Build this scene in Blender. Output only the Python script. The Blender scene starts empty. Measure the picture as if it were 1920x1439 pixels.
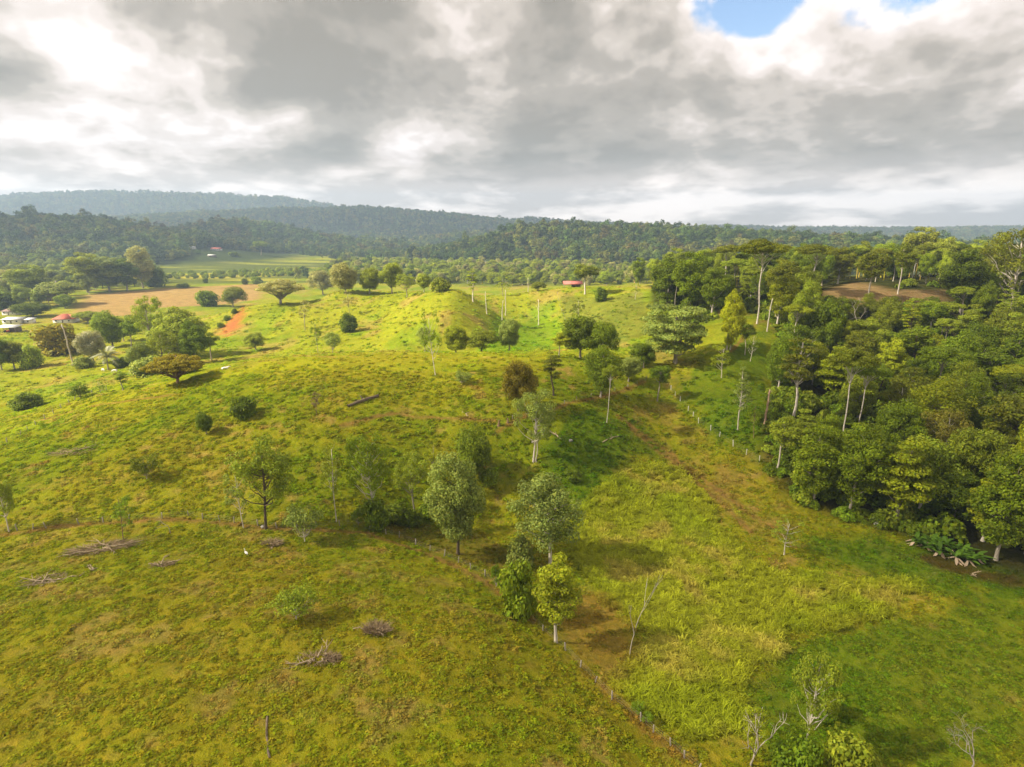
import bpy, math, random
import numpy as np
from mathutils import Vector, Matrix

# ------------------------------------------------------------------ camera, sky, sun, exposure
SC = bpy.context.scene
COL = SC.collection
CAM_H = 65.0
PITCH = math.radians(14.5)
FPX = 1120.0                      # focal length in pixels of the 1920 px wide photograph
cam_d = bpy.data.cameras.new('camera')
cam_d.sensor_width = 36.0
cam_d.lens = FPX / 1920.0 * 36.0
cam_d.clip_start = 0.5
cam_d.clip_end = 40000.0
cam = bpy.data.objects.new('camera', cam_d)
cam.location = (0, 0, CAM_H)
cam.rotation_euler = (math.pi / 2 - PITCH, 0, 0)
COL.objects.link(cam)
SC.camera = cam

SUN_EL = math.radians(39.0)
SUN_AZ = Vector((-0.975, -0.20, 0)).normalized()      # towards the sun, on the ground plane
to_sun = Vector((SUN_AZ.x * math.cos(SUN_EL), SUN_AZ.y * math.cos(SUN_EL), math.sin(SUN_EL)))
sun_d = bpy.data.lights.new('sun', 'SUN')
sun_d.energy = 5.0
sun_d.angle = math.radians(0.53)
sun_d.color = (1.0, 0.90, 0.70)
sun = bpy.data.objects.new('sun', sun_d)
sun.rotation_euler = (-to_sun).to_track_quat('-Z', 'Y').to_euler()
sun.location = (-400, 100, 400)
COL.objects.link(sun)

def N(nt, typ, **kw):
    n = nt.nodes.new(typ)
    for k, v in kw.items():
        setattr(n, k, v)
    return n

def mathn(nt, op, a=None, b=None, clamp=False):
    n = N(nt, 'ShaderNodeMath', operation=op, use_clamp=clamp)
    for i, v in enumerate((a, b)):
        if v is None: continue
        if isinstance(v, (int, float)): n.inputs[i].default_value = v
        else: nt.links.new(v, n.inputs[i])
    return n.outputs[0]

def ramp(nt, fac, stops, interp='LINEAR'):
    n = N(nt, 'ShaderNodeValToRGB')
    n.color_ramp.interpolation = interp
    el = n.color_ramp.elements
    while len(el) < len(stops): el.new(0.5)
    for e, (p, c) in zip(el, stops):
        e.position = p
        e.color = (c, c, c, 1) if isinstance(c, (int, float)) else (*c, 1)
    if fac is not None: nt.links.new(fac, n.inputs[0])
    return n.outputs[0]

def noise(nt, vec, scale, detail=4, rough=0.55, dist=0.0, lac=2.0):
    n = N(nt, 'ShaderNodeTexNoise')
    n.inputs['Scale'].default_value = scale
    n.inputs['Detail'].default_value = detail
    n.inputs['Roughness'].default_value = rough
    n.inputs['Distortion'].default_value = dist
    n.inputs['Lacunarity'].default_value = lac
    if vec is not None: nt.links.new(vec, n.inputs['Vector'])
    return n

def mixc(nt, fac, a, b, blend='MIX'):
    n = N(nt, 'ShaderNodeMix', data_type='RGBA', blend_type=blend)
    for i, v in ((0, fac), (6, a), (7, b)):
        if isinstance(v, (int, float)): n.inputs[i].default_value = v
        elif isinstance(v, tuple): n.inputs[i].default_value = (*v, 1)
        else: nt.links.new(v, n.inputs[i])
    return n.outputs[2]

world = bpy.data.worlds.new('World')
SC.world = world
world.use_nodes = True
def ray_(px, py):
    dx, dy = (px - 960.0) / FPX, -(py - 719.5) / FPX
    return Vector((dx, math.cos(PITCH) + dy * math.sin(PITCH), -math.sin(PITCH) + dy * math.cos(PITCH))).normalized()
def build_world():
    nt = world.node_tree
    nt.nodes.clear()
    out = N(nt, 'ShaderNodeOutputWorld')
    sky = N(nt, 'ShaderNodeTexSky', sky_type='NISHITA', sun_disc=False)
    sky.sun_elevation = SUN_EL
    sky.sun_rotation = math.atan2(SUN_AZ.x, SUN_AZ.y)
    sky.air_density = 1.0; sky.dust_density = 0.6; sky.ozone_density = 1.5
    bgs = N(nt, 'ShaderNodeBackground'); bgs.inputs[1].default_value = 0.10
    nt.links.new(sky.outputs[0], bgs.inputs[0])
    tc = N(nt, 'ShaderNodeTexCoord')
    sep = N(nt, 'ShaderNodeSeparateXYZ'); nt.links.new(tc.outputs['Generated'], sep.inputs[0])
    # cloud deck: billows that flatten towards the horizon
    zz = mathn(nt, 'MAXIMUM', sep.outputs[2], 0.0)
    lz = mathn(nt, 'MULTIPLY', mathn(nt, 'LOGARITHM', mathn(nt, 'ADD', zz, 0.07), math.e), 0.45)
    cmb = N(nt, 'ShaderNodeCombineXYZ')
    nt.links.new(sep.outputs[0], cmb.inputs[0]); nt.links.new(sep.outputs[1], cmb.inputs[1]); nt.links.new(lz, cmb.inputs[2])
    mp = N(nt, 'ShaderNodeMapping'); nt.links.new(cmb.outputs[0], mp.inputs[0])
    mp.inputs['Location'].default_value = CLOUD_OFF
    mp.inputs['Rotation'].default_value = (0, math.radians(12), 0)
    def blob(px, py, width):
        d = ray_(px, py)
        vm = N(nt, 'ShaderNodeVectorMath', operation='DOT_PRODUCT'); nt.links.new(tc.outputs['Generated'], vm.inputs[0]); vm.inputs[1].default_value = d
        c = math.cos(width)
        return ramp(nt, mathn(nt, 'DIVIDE', mathn(nt, 'SUBTRACT', vm.outputs['Value'], c), 1 - c, True), [(0.0, 0.0), (1.0, 1.0)], 'EASE')
    bias = None
    for px, py, wd, k in CLOUD_BLOBS:
        t = mathn(nt, 'MULTIPLY', blob(px, py, wd), k)
        bias = t if bias is None else mathn(nt, 'ADD', bias, t)
    def density(off):
        v = mp.outputs[0]
        if off:
            ad = N(nt, 'ShaderNodeVectorMath', operation='ADD'); nt.links.new(v, ad.inputs[0]); ad.inputs[1].default_value = off; v = ad.outputs[0]
        n = noise(nt, v, 3.0, 8 if not off else 5, 0.60, 0.10).outputs[0]
        m = noise(nt, v, 4.8, 4 if not off else 3, 0.55).outputs[0]
        return mathn(nt, 'ADD', mathn(nt, 'MULTIPLY', n, 0.82), mathn(nt, 'MULTIPLY', mathn(nt, 'ABSOLUTE', mathn(nt, 'SUBTRACT', m, 0.5)), 0.55))
    d1 = density(None); d2 = density((-0.055, -0.01, 0.075))
    big = noise(nt, mp.outputs[0], 1.5, 1, 0.4).outputs[0]
    th = mathn(nt, 'ADD', mathn(nt, 'ADD', mathn(nt, 'MULTIPLY', big, 0.42), mathn(nt, 'MULTIPLY', d1, 0.80)), mathn(nt, 'ADD', bias, 0.03))
    lit = mathn(nt, 'MULTIPLY', mathn(nt, 'SUBTRACT', d1, d2), 1.75)
    sh = mathn(nt, 'SUBTRACT', th, lit)
    # thin parts and sun-facing flanks glow, thick bellies go grey
    shade = ramp(nt, sh, [(0.40, (1.34, 1.22, 1.16)), (0.52, (1.05, 0.93, 0.85)), (0.61, (0.78, 0.69, 0.60)), (0.71, (0.55, 0.49, 0.415)), (0.86, (0.40, 0.36, 0.30))], 'EASE')
    cov = ramp(nt, th, [(0.38, 0.0), (0.45, 1.0)], 'EASE')
    low = ramp(nt, zz, [(0.12, 1.0), (0.22, 0.0)])
    cov = mathn(nt, 'MAXIMUM', cov, low)
    # the far edge of the deck: bright milky cloud under the dark bases
    hz = ramp(nt, mathn(nt, 'ADD', zz, mathn(nt, 'MULTIPLY', mathn(nt, 'SUBTRACT', d1, 0.5), 0.10)), [(0.0, 0.85), (0.055, 0.90), (0.080, 0.30), (0.11, 0.0)], 'EASE')
    strk = ramp(nt, mathn(nt, 'ADD', d1, lit), [(0.34, 0.0), (0.66, 1.0)])
    hcol = mixc(nt, strk, (1.0, 0.87, 0.77), (2.1, 1.84, 1.66))
    shade = mixc(nt, hz, shade, hcol)
    bgc = N(nt, 'ShaderNodeBackground'); bgc.inputs[1].default_value = CLOUD_STR
    nt.links.new(shade, bgc.inputs[0])
    ms = N(nt, 'ShaderNodeMixShader')
    nt.links.new(cov, ms.inputs[0]); nt.links.new(bgs.outputs[0], ms.inputs[1]); nt.links.new(bgc.outputs[0], ms.inputs[2])
    nt.links.new(ms.outputs[0], out.inputs[0])
CLOUD_OFF = (2.3, 0.4, 0.0)
CLOUD_BLOBS = [(1610, -60, 0.18, -0.26), (1370, -40, 0.11, -0.22), (640, 90, 0.22, 0.12), (150, 120, 0.25, 0.08), (1000, 300, 0.25, 0.10), (1650, 300, 0.28, 0.11), (1770, 70, 0.13, 0.03), (950, 60, 0.16, -0.08)]
CLOUD_STR = 0.42
build_world()
vs = SC.view_settings
vs.view_transform = 'Standard'
vs.look = 'None'
vs.exposure = 1.22
vs.gamma = 1.0
vs.use_curve_mapping = False
SC.display_settings.display_device = 'sRGB'
cy_ = SC.cycles
cy_.max_bounces = 5; cy_.diffuse_bounces = 2; cy_.glossy_bounces = 1; cy_.transmission_bounces = 3
cy_.transparent_max_bounces = 6; cy_.volume_bounces = 0
cy_.use_denoising = True; cy_.use_adaptive_sampling = True; cy_.adaptive_threshold = 0.02
cy_.caustics_reflective = False; cy_.caustics_refractive = False

# ------------------------------------------------------------------ terrain
CP, SP = math.cos(PITCH), math.sin(PITCH)
def ray(px, py):
    dx = (px - 960.0) / FPX; dy = -(py - 719.5) / FPX
    return np.array([dx, CP + dy * SP, -SP + dy * CP])

def hash2(ix, iy, seed):
    h = (ix.astype(np.int64) * 374761393 + iy.astype(np.int64) * 668265263 + seed * 1442695041) & 0x7fffffff
    h = ((h ^ (h >> 13)) * 1274126177) & 0x7fffffff
    return ((h ^ (h >> 16)) & 0xffff) / 65535.0

def vnoise(x, y, seed=0):
    ix = np.floor(x); iy = np.floor(y)
    fx = x - ix; fy = y - iy
    fx = fx * fx * fx * (fx * (fx * 6 - 15) + 10); fy = fy * fy * fy * (fy * (fy * 6 - 15) + 10)
    a = hash2(ix, iy, seed); b = hash2(ix + 1, iy, seed); c = hash2(ix, iy + 1, seed); d = hash2(ix + 1, iy + 1, seed)
    return (a + (b - a) * fx) * (1 - fy) + (c + (d - c) * fx) * fy

def fbm(x, y, octv=4, seed=0, gain=0.5):
    s = 0; a = 1; t = 0
    for o in range(octv):
        s = s + a * vnoise(x * 2 ** o + 17.3 * o, y * 2 ** o - 9.1 * o, seed + o)
        t += a; a *= gain
    return s / t

def sstep(a, b, x):
    t = np.clip((x - a) / (b - a), 0, 1)
    return t * t * (3 - 2 * t)

# heights (metres) at spots seen in the view: (pixel x, pixel y, z)
CTRL = [
 (0,1439,9),(300,1439,9.5),(600,1439,9),(900,1439,7),(1150,1439,3),(1300,1439,0.5),
 (0,1200,8.5),(350,1200,9),(650,1200,8),(900,1200,5.5),(1050,1230,1.5),
 (0,1000,6.5),(350,972,7),(500,990,6.2),(640,985,4.5),(700,1000,3.2),(850,1045,1.5),(980,1150,1.5),(160,1080,8),(500,1080,7.5),(700,1080,5.5),
 (780,960,0.3),(900,1000,-1.5),(950,920,0.6),
 (0,880,10.5),(250,880,11.5),(450,860,12),(620,870,10.5),(750,860,9),(860,810,12),
 (0,838,9.5),(100,790,11),(200,735,13),(300,715,16),(450,690,20),(640,668,22),(800,665,22),(950,665,21),(1060,680,20),
 (640,760,18.5),(400,790,15.5),(820,760,15.8),(950,770,15.2),
 (1100,740,15),(1210,712,14.5),
 (1020,860,6.9),(1130,790,11),(1130,880,4),(1250,850,2.5),
 (1100,1000,-1),(1300,950,0),(1300,1100,-1.5),(1500,1250,-2),(1300,1250,-1.2),(1700,1300,-2),(1900,1400,-2),(1900,1150,-1.5),(1600,1100,-1.5),(1500,1439,-1),
 (1250,740,11),(1330,810,6.5),(1420,865,3.5),(1350,720,15),(1300,660,19),(1370,655,22),(1420,610,27),(1440,780,11),
 (1480,930,1.5),(1700,1000,-0.5),(1900,1080,-1),
 (60,760,5),(0,780,5.5),(100,720,2),(250,690,4.5),(0,700,1),(100,640,0),(0,640,0),(300,650,1.5),(430,675,7.5),
 (420,640,4),(450,620,7),(475,578,12),(530,572,15.5),(600,600,13),(620,553,21),(700,550,24),(760,553,25),(860,544,31),(885,600,20.5),(800,625,16.5),(760,645,12.5),(840,590,24.5),(650,620,12),(700,600,14.5),(760,600,17.5),(560,640,8),
 (960,640,7),(1020,640,7.5),(1000,600,10.5),(935,590,14),(1000,551,23),(1060,553,24),(1150,556,24.5),(1200,541,27),(1130,600,17.5),(1150,640,14),(1080,655,11),(1250,600,21),
 (1600,560,31),(1740,560,31),(1600,532,34),(1760,548,33),
 (700,652,10),(850,650,11.5),(200,575,0),(400,545,0),(300,500,0),(20,600,0),(20,540,0),(500,500,0),(700,520,0),(900,500,0),(360,590,0.5),(300,620,0),
]
CW = [(-50,245,15.5),(5,250,14.5),(-80,240,15),(100,200,10),(150,190,8),(140,250,18),(200,250,17),(250,300,25),(250,200,11),(330,420,34),(220,430,31),(300,600,16),(100,480,20),(-30,470,12),(-30,600,1),(60,480,14),(60,600,2),
      (160,130,0),(200,130,3),(-200,40,5),(200,30,-2),(0,0,5),(-150,0,6),(150,0,-2),(0,-150,4),(-400,-100,3),(400,-100,3),(400,120,8),(420,260,20),(500,450,30),(-300,150,4),(-400,250,0),(-300,90,7),(-140,420,4),(-150,520,0),
      (-700,700,0),(-300,700,0),(0,700,0),(300,750,12),(700,800,15),(-800,300,0),(800,300,20),(-800,0,2),(800,0,4),(200,520,26)]
def build_tps():
    P = []
    for px, py, z in CTRL:
        d = ray(px, py); t = (z - CAM_H) / d[2]
        P.append((d[0] * t, d[1] * t, z))
    P += CW
    P = np.array(P, float)
    return P
TPS_P = build_tps()
def uv_(x, y):
    yy = np.maximum(y, -140.0) + 190.0
    return 1.6 * x / yy, 1.6 * np.log(yy)
def _k(r2):
    return r2 * np.log(r2 + 1e-9)
def solve_tps():
    u, v = uv_(TPS_P[:, 0], TPS_P[:, 1])
    n = len(u)
    r2 = (u[:, None] - u[None]) ** 2 + (v[:, None] - v[None]) ** 2
    A = np.zeros((n + 3, n + 3)); A[:n, :n] = _k(r2) + np.eye(n) * 2e-4
    A[:n, n] = 1; A[:n, n + 1] = u; A[:n, n + 2] = v; A[n:, :n] = A[:n, n:].T
    b = np.zeros(n + 3); b[:n] = TPS_P[:, 2]
    return u, v, np.linalg.solve(A, b)
TU, TV, TW = solve_tps()
# far hills: (x, y, height, radius x, radius y, turn)
HILLS = [(-1010,1330,78,300,260,0.2),(-700,1250,16,160,160,0),(-800,1750,62,190,170,0.1),(-560,1760,26,240,150,0),
         (260,1330,52,330,170,-0.1),(600,1150,26,300,200,0),(850,1000,12,260,220,0),(40,1330,28,130,110,0),(1300,1300,14,350,300,0),
         (-180,2150,36,170,120,0),(-60,2350,40,120,160,0.2)]
# far ridges: list of (pixel x, pixel y of the skyline) with a distance
RIDGES = [(4300, 380, [(-900,400),(-300,385),(0,376),(100,366),(330,362),(550,372),(640,386),(760,420),(900,445),(1200,460),(2400,460)], 14),
          (2900, 330, [(-900,425),(0,425),(200,412),(420,398),(560,390),(640,390),(700,387),(800,396),(880,405),(960,416),(1040,430),(1100,446),(1300,470),(2400,470)], 14),
          (3500, 330, [(-900,470),(700,470),(860,440),(940,420),(990,408),(1060,416),(1160,420),(1260,428),(1340,424),(1420,428),(1550,429),(1700,430),(1800,427),(1920,425),(2200,420),(2700,410)], 15)]
def height(x, y):
    x = np.asarray(x, float); y = np.asarray(y, float)
    shp = x.shape
    x = x.ravel(); y = y.ravel()
    u, v = uv_(x, y)
    z = np.zeros_like(x)
    near = (y < 900) & (np.abs(x) < 1100)
    if near.any():
        un, vn = u[near], v[near]
        acc = TW[-3] + TW[-2] * un + TW[-1] * vn
        for a, b, w in zip(TU, TV, TW[:-3]):
            r2 = (un - a) ** 2 + (vn - b) ** 2
            acc = acc + w * r2 * np.log(r2 + 1e-9)
        fade = 1 - sstep(620, 860, y[near])
        fade *= 1 - sstep(700, 1000, np.abs(x[near]))
        z[near] = acc * fade
    for hx, hy, hh, rx, ry, a in HILLS:
        ca, sa = math.cos(a), math.sin(a)
        ex = ((x - hx) * ca + (y - hy) * sa) / rx; ey = (-(x - hx) * sa + (y - hy) * ca) / ry
        z = z + hh * np.exp(-(ex * ex + ey * ey))
    far = y > 1500
    if far.any():
        xf, yf = x[far], y[far]
        add = np.zeros_like(xf)
        for dist, wid, prof, tree in RIDGES:
            pxs = np.array([p[0] for p in prof]); tops = []
            for p in prof:
                d = ray(*p); tops.append(CAM_H + d[2] / d[1] * dist - tree)
            wob = (fbm(xf / 700.0, yf / 700.0, 3, 5) - 0.5) * 500
            pxx = 960 + FPX * (xf / np.maximum(yf, 1)) * CP
            top = np.interp(pxx, pxs, np.array(tops))
            top = np.maximum(top, 0)
            dd = (yf - dist + wob * np.clip(np.abs(yf - dist) / wid, 0, 1)) / wid
            prof_ = np.where(dd < 0, np.exp(-dd * dd * 0.8), np.exp(-dd * dd * 0.15))
            rough = 1 + 0.5 * (fbm(xf / 260.0, yf / 260.0, 4, 11) - 0.5) * np.clip(np.abs(dd) * 2.0, 0, 1)
            add = np.maximum(add, top * prof_ * rough)
        z[far] = np.maximum(z[far], add)
    # small unevenness
    w = np.clip(1 - y / 1500.0, 0.15, 1)
    z = z + (fbm(x / 9.0, y / 9.0, 3, 21) - 0.5) * 0.5 * w + (fbm(x / 30.0, y / 30.0, 3, 31) - 0.5) * w * (0.8 + 2.2 * sstep(205, 250, y) * (1 - sstep(420, 520, y)))
    return z.reshape(shp)

TS = np.concatenate([np.linspace(30, 900, 900), np.geomspace(901, 6000, 500)])
def at(px, py):
    """spot on the ground seen at a pixel of the photograph"""
    d = ray(px, py)
    hz = TS * d[2] + CAM_H
    g = height(TS * d[0], TS * d[1])
    below = np.nonzero(hz < g)[0]
    if len(below) == 0 or below[0] == 0:
        t = TS[-1] if len(below) == 0 else TS[0]
        return Vector((t * d[0], t * d[1], float(height(np.array([t * d[0]]), np.array([t * d[1]]))[0])))
    i = below[0]
    a, b = hz[i - 1] - g[i - 1], g[i] - hz[i]
    t = TS[i - 1] + (TS[i] - TS[i - 1]) * a / (a + b)
    x, y = t * d[0], t * d[1]
    return Vector((x, y, float(height(np.array([x]), np.array([y]))[0])))
def H1(x, y):
    return float(height(np.array([x]), np.array([y]))[0])

# ------------------------------------------------------------------ ground colour zones
def wpoly(pix):
    return np.array([(p.x, p.y) for p in (at(*q) for q in pix)])
def sdist(x, y, poly):
    """signed distance to a polygon on the ground, negative inside"""
    x0, y0 = poly.min(0); x1, y1 = poly.max(0)
    d = np.full(x.shape, 1e9); inside = np.zeros(x.shape, bool)
    m = (x > x0 - 60) & (x < x1 + 60) & (y > y0 - 60) & (y < y1 + 60)
    xs, ys = x[m], y[m]
    dd = np.full(xs.shape, 1e9); ii = np.zeros(xs.shape, bool)
    for (ax, ay), (bx, by) in zip(poly, np.roll(poly, -1, 0)):
        ex, ey = bx - ax, by - ay
        t = np.clip(((xs - ax) * ex + (ys - ay) * ey) / (ex * ex + ey * ey + 1e-9), 0, 1)
        dd = np.minimum(dd, np.hypot(xs - ax - t * ex, ys - ay - t * ey))
        c = (ay > ys) != (by > ys)
        ii ^= c & (xs < (bx - ax) * (ys - ay) / (by - ay + 1e-12) + ax)
    d[m] = np.where(ii, -dd, dd)
    return d
ZONE = dict(
 tall=wpoly([(1085,985),(1110,930),(1180,870),(1290,880),(1310,930),(1370,1000),(1440,1060),(1560,1090),(1700,1090),(1720,1120),(1600,1180),(1480,1190),(1420,1240),(1380,1300),(1400,1380),(1300,1370),(1180,1310),(1150,1270),(1200,1220),(1200,1170),(1130,1110),(1070,1060)]),
 bare=wpoly([(1060,1110),(1110,1120),(1190,1175),(1195,1230),(1150,1275),(1080,1235),(1050,1180)]),
 strip=wpoly([(1215,740),(1260,765),(1330,835),(1420,905),(1500,995),(1480,1030),(1420,1030),(1360,960),(1310,900),(1250,830),(1200,775)]),
 lush1=wpoly([(1500,1200),(1920,1095),(1950,1439),(1430,1439),(1400,1300)]),
 lush2=wpoly([(1000,840),(1080,770),(1200,790),(1250,850),(1170,870),(1100,950),(1040,900)]),
 lush3=wpoly([(1260,720),(1310,690),(1440,620),(1450,800),(1425,865),(1330,805)]),
 lush4=wpoly([(1500,1000),(1700,1010),(1920,1080),(1920,1120),(1700,1090),(1540,1070)]),
 bowl=wpoly([(890,650),(925,605),(1000,575),(1040,562),(1062,612),(1050,650),(960,662)]),
 slope=wpoly([(1062,610),(1048,556),(1150,556),(1200,545),(1230,620),(1150,650),(1070,650)]),
 field=wpoly([(135,582),(160,553),(300,542),(490,532),(490,560),(420,572),(300,577),(250,592),(150,592)]),
 clear=wpoly([(1540,552),(1600,530),(1680,546),(1775,545),(1765,582),(1700,582),(1560,572)]),
 road=wpoly([(408,628),(452,580),(462,573),(474,573),(458,598),(438,622),(425,632)]),
 wet=wpoly([(1700,1035),(1760,1040),(1860,1075),(1920,1085),(1910,1100),(1830,1085),(1740,1060)]),
 gully=wpoly([(690,940),(740,950),(800,980),(900,1000),(960,1040),(960,1075),(880,1060),(800,1030),(720,1000)]),
 fenceside=wpoly([(1062,1225),(1090,1255),(1150,1320),(1230,1390),(1300,1445),(1330,1445),(1250,1390),(1180,1330),(1115,1270),(1080,1225)]),
 field2=wpoly([(310,528),(320,517),(600,500),(600,512),(480,530)]),
 field3=wpoly([(295,515),(300,497),(620,488),(600,500)]),
)
FOREST = np.array([tuple(v) for v in wpoly([(1440,800),(1428,850),(1480,932),(1560,966),(1700,1006),(1800,1050),(1945,1095)])] + [(300,120),(420,170),(520,470),(95,480),(92,400)] +
                  [tuple(v) for v in wpoly([(1222,575),(1250,612),(1335,600),(1350,575),(1425,590),(1468,640),(1455,720)])])
TRACKS = [[(70,790),(160,765),(330,740)],[(640,800),(740,775),(830,785),(930,790)],[(0,1003),(150,984),(350,975),(520,993),(690,1000),(780,1032),(900,1085),(1000,1165)],
          [(420,655),(480,668),(560,668),(640,672)],[(1180,800),(1290,875),(1400,960),(1480,1010)],[(1160,780),(1260,850),(1330,925),(1410,1000)],[(1030,770),(1100,750),(1210,714)],
          [(930,812),(955,795),(985,780)],[(1370,660),(1400,625),(1440,600)]]
TRACKW = [np.array([(p.x, p.y) for p in (at(*q) for q in t)]) for t in TRACKS]
def line_d(x, y, pl):
    d = np.full(x.shape, 1e9)
    for (ax, ay), (bx, by) in zip(pl[:-1], pl[1:]):
        ex, ey = bx - ax, by - ay
        t = np.clip(((x - ax) * ex + (y - ay) * ey) / (ex * ex + ey * ey + 1e-9), 0, 1)
        d = np.minimum(d, np.hypot(x - ax - t * ex, y - ay - t * ey))
    return d
def mixv(a, b, m):
    return a + (np.asarray(b) - a) * m[:, None]
def zmask(x, y, name, soft=3.0, wob=5.0):
    d = sdist(x, y, ZONE[name]) + (fbm(x / 6.0, y / 6.0, 3, 77) - 0.5) * 2 * wob
    return 1 - sstep(-soft, soft, d)
def ground_colour(x, y):
    """true colour of the soil and sward at a spot, and how tall the grass stands"""
    n = len(x)
    a = fbm(x / 22.0, y / 22.0, 4, 41); b = fbm(x / 3.2, y / 3.2, 3, 51); c = fbm(x / 70.0, y / 70.0, 3, 61)
    col = np.tile(np.array([0.215, 0.225, 0.009]), (n, 1))
    col = mixv(col, (0.150, 0.205, 0.006), sstep(0.42, 0.68, a) * 0.7)
    col = mixv(col, (0.245, 0.215, 0.014), sstep(0.5, 0.75, c) * 0.7)
    col = mixv(col, (0.290, 0.215, 0.045), sstep(0.56, 0.80, b) * sstep(0.40, 0.62, fbm(x / 14.0, y / 14.0, 3, 71)) * 0.85 * (1 - sstep(200, 300, y)))
    nr = (1 - sstep(70, 135, y)) * (1 - sstep(15, 40, x))
    col = mixv(col, (0.215, 0.205, 0.010), nr * 0.35)
    col = mixv(col, (0.300, 0.215, 0.060), nr * sstep(0.55, 0.70, fbm(x / 5.0, y / 5.0, 4, 73)) * 0.5)
    tall = np.zeros(n); bare = np.zeros(n)
    bare = np.maximum(bare, nr * sstep(0.56, 0.72, fbm(x / 5.0, y / 5.0, 4, 73)) * 0.4)
    far = sstep(195, 235, y)
    col = mixv(col, (0.235, 0.270, 0.016), far * 0.6)
    col = mixv(col, (0.150, 0.215, 0.010), far * sstep(0.50, 0.66, fbm(x / 26.0, y / 40.0, 4, 63)) * 0.8)
    col = mixv(col, (0.290, 0.225, 0.050), far * sstep(0.58, 0.72, fbm(x / 15.0, y / 22.0, 4, 65)) * 0.7)
    for z in ('lush1', 'lush2', 'lush3', 'lush4'):
        col = mixv(col, (0.085, 0.150, 0.006), zmask(x, y, z) * (0.55 + 0.4 * a))
    col = mixv(col, (0.125, 0.215, 0.006), zmask(x, y, 'bowl', 6, 9) * 0.8)
    col = mixv(col, (0.150, 0.170, 0.025), zmask(x, y, 'slope', 2, 2) * 0.7)
    t = zmask(x, y, 'tall', 2.0, 3.5)
    col = mixv(col, (0.320, 0.345, 0.020), t * 0.85); col = mixv(col, (0.42, 0.36, 0.07), t * 0.8 * sstep(0.58, 0.78, fbm(x / 7.0, y / 7.0, 3, 81)))
    col = mixv(col, (0.26, 0.31, 0.012), t * sstep(0.52, 0.7, fbm(x / 10.0, y / 10.0, 2, 83)) * 0.7)
    tall = t
    m = zmask(x, y, 'bare', 2, 2.5); col = mixv(col, (0.235, 0.160, 0.025), m * 0.75); bare = np.maximum(bare, m * 0.8)
    m = zmask(x, y, 'strip', 3, 4) * sstep(0.32, 0.6, b * 0.55 + a * 0.45); col = mixv(col, (0.260, 0.180, 0.040), m * 0.6); bare = np.maximum(bare, m * 0.7)
    m = zmask(x, y, 'wet', 1, 1.5); col = mixv(col, (0.075, 0.045, 0.012), m * 0.8); bare = np.maximum(bare, m * .8)
    m = zmask(x, y, 'gully', 2, 2); col = mixv(col, (0.130, 0.110, 0.015), m * 0.7)
    m = zmask(x, y, 'fenceside', 1, 1.2); col = mixv(col, (0.250, 0.130, 0.030), m * 0.65); bare = np.maximum(bare, m * .6)
    m = zmask(x, y, 'field', 3, 3); col = mixv(col, (0.330, 0.215, 0.080), m * (0.75 + 0.25 * b)); bare = np.maximum(bare, m)
    m = zmask(x, y, 'field2', 4, 4); col = mixv(col, (0.330, 0.310, 0.030), m)
    m = zmask(x, y, 'field3', 4, 4); col = mixv(col, (0.240, 0.260, 0.030), m)
    m = zmask(x, y, 'road', 1.5, 2.2) * (0.7 + 0.3 * sstep(0.35, 0.6, fbm(x / 1.5, y / 4.0, 3, 97))); col = mixv(col, (0.380, 0.125, 0.042), m); bare = np.maximum(bare, m)
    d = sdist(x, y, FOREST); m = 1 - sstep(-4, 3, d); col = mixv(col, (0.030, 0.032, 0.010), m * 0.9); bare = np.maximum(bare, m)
    m = zmask(x, y, 'clear', 3, 3); col = mixv(col, (0.290, 0.205, 0.080), m * (0.8 + 0.2 * b)); bare = np.maximum(bare, m)
    for k, pl in enumerate(TRACKW):
        dd = line_d(x, y, pl) + (fbm(x / 2.0, y / 2.0, 2, 91) - 0.5) * 0.8
        m = (1 - sstep(0.35, 1.2, dd)) * 0.8
        col = mixv(col, (0.215, 0.130, 0.035), m); bare = np.maximum(bare, m)
    # far plain and wooded hills: darker green cover
    pl = sstep(640, 800, y)
    col = mixv(col, (0.085, 0.110, 0.018), pl * sstep(0.40, 0.60, fbm(x / 160.0, y / 45.0, 3, 95)))
    hz = height(x, y)
    col = mixv(col, (0.045, 0.065, 0.018), sstep(2.0, 8.0, hz) * sstep(800, 1000, y))
    col = mixv(col, (0.045, 0.065, 0.018), sstep(1900, 2100, y))
    return np.clip(col, 0.002, 0.6), tall, bare

def add_attr(me, name, typ, dom, data):
    a = me.attributes.new(name, typ, dom)
    key = {'FLOAT': 'value', 'INT': 'value', 'FLOAT_VECTOR': 'vector', 'FLOAT_COLOR': 'color'}[typ]
    a.data.foreach_set(key, np.ascontiguousarray(data, dtype=np.int32 if typ == 'INT' else np.float32).ravel())

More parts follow.
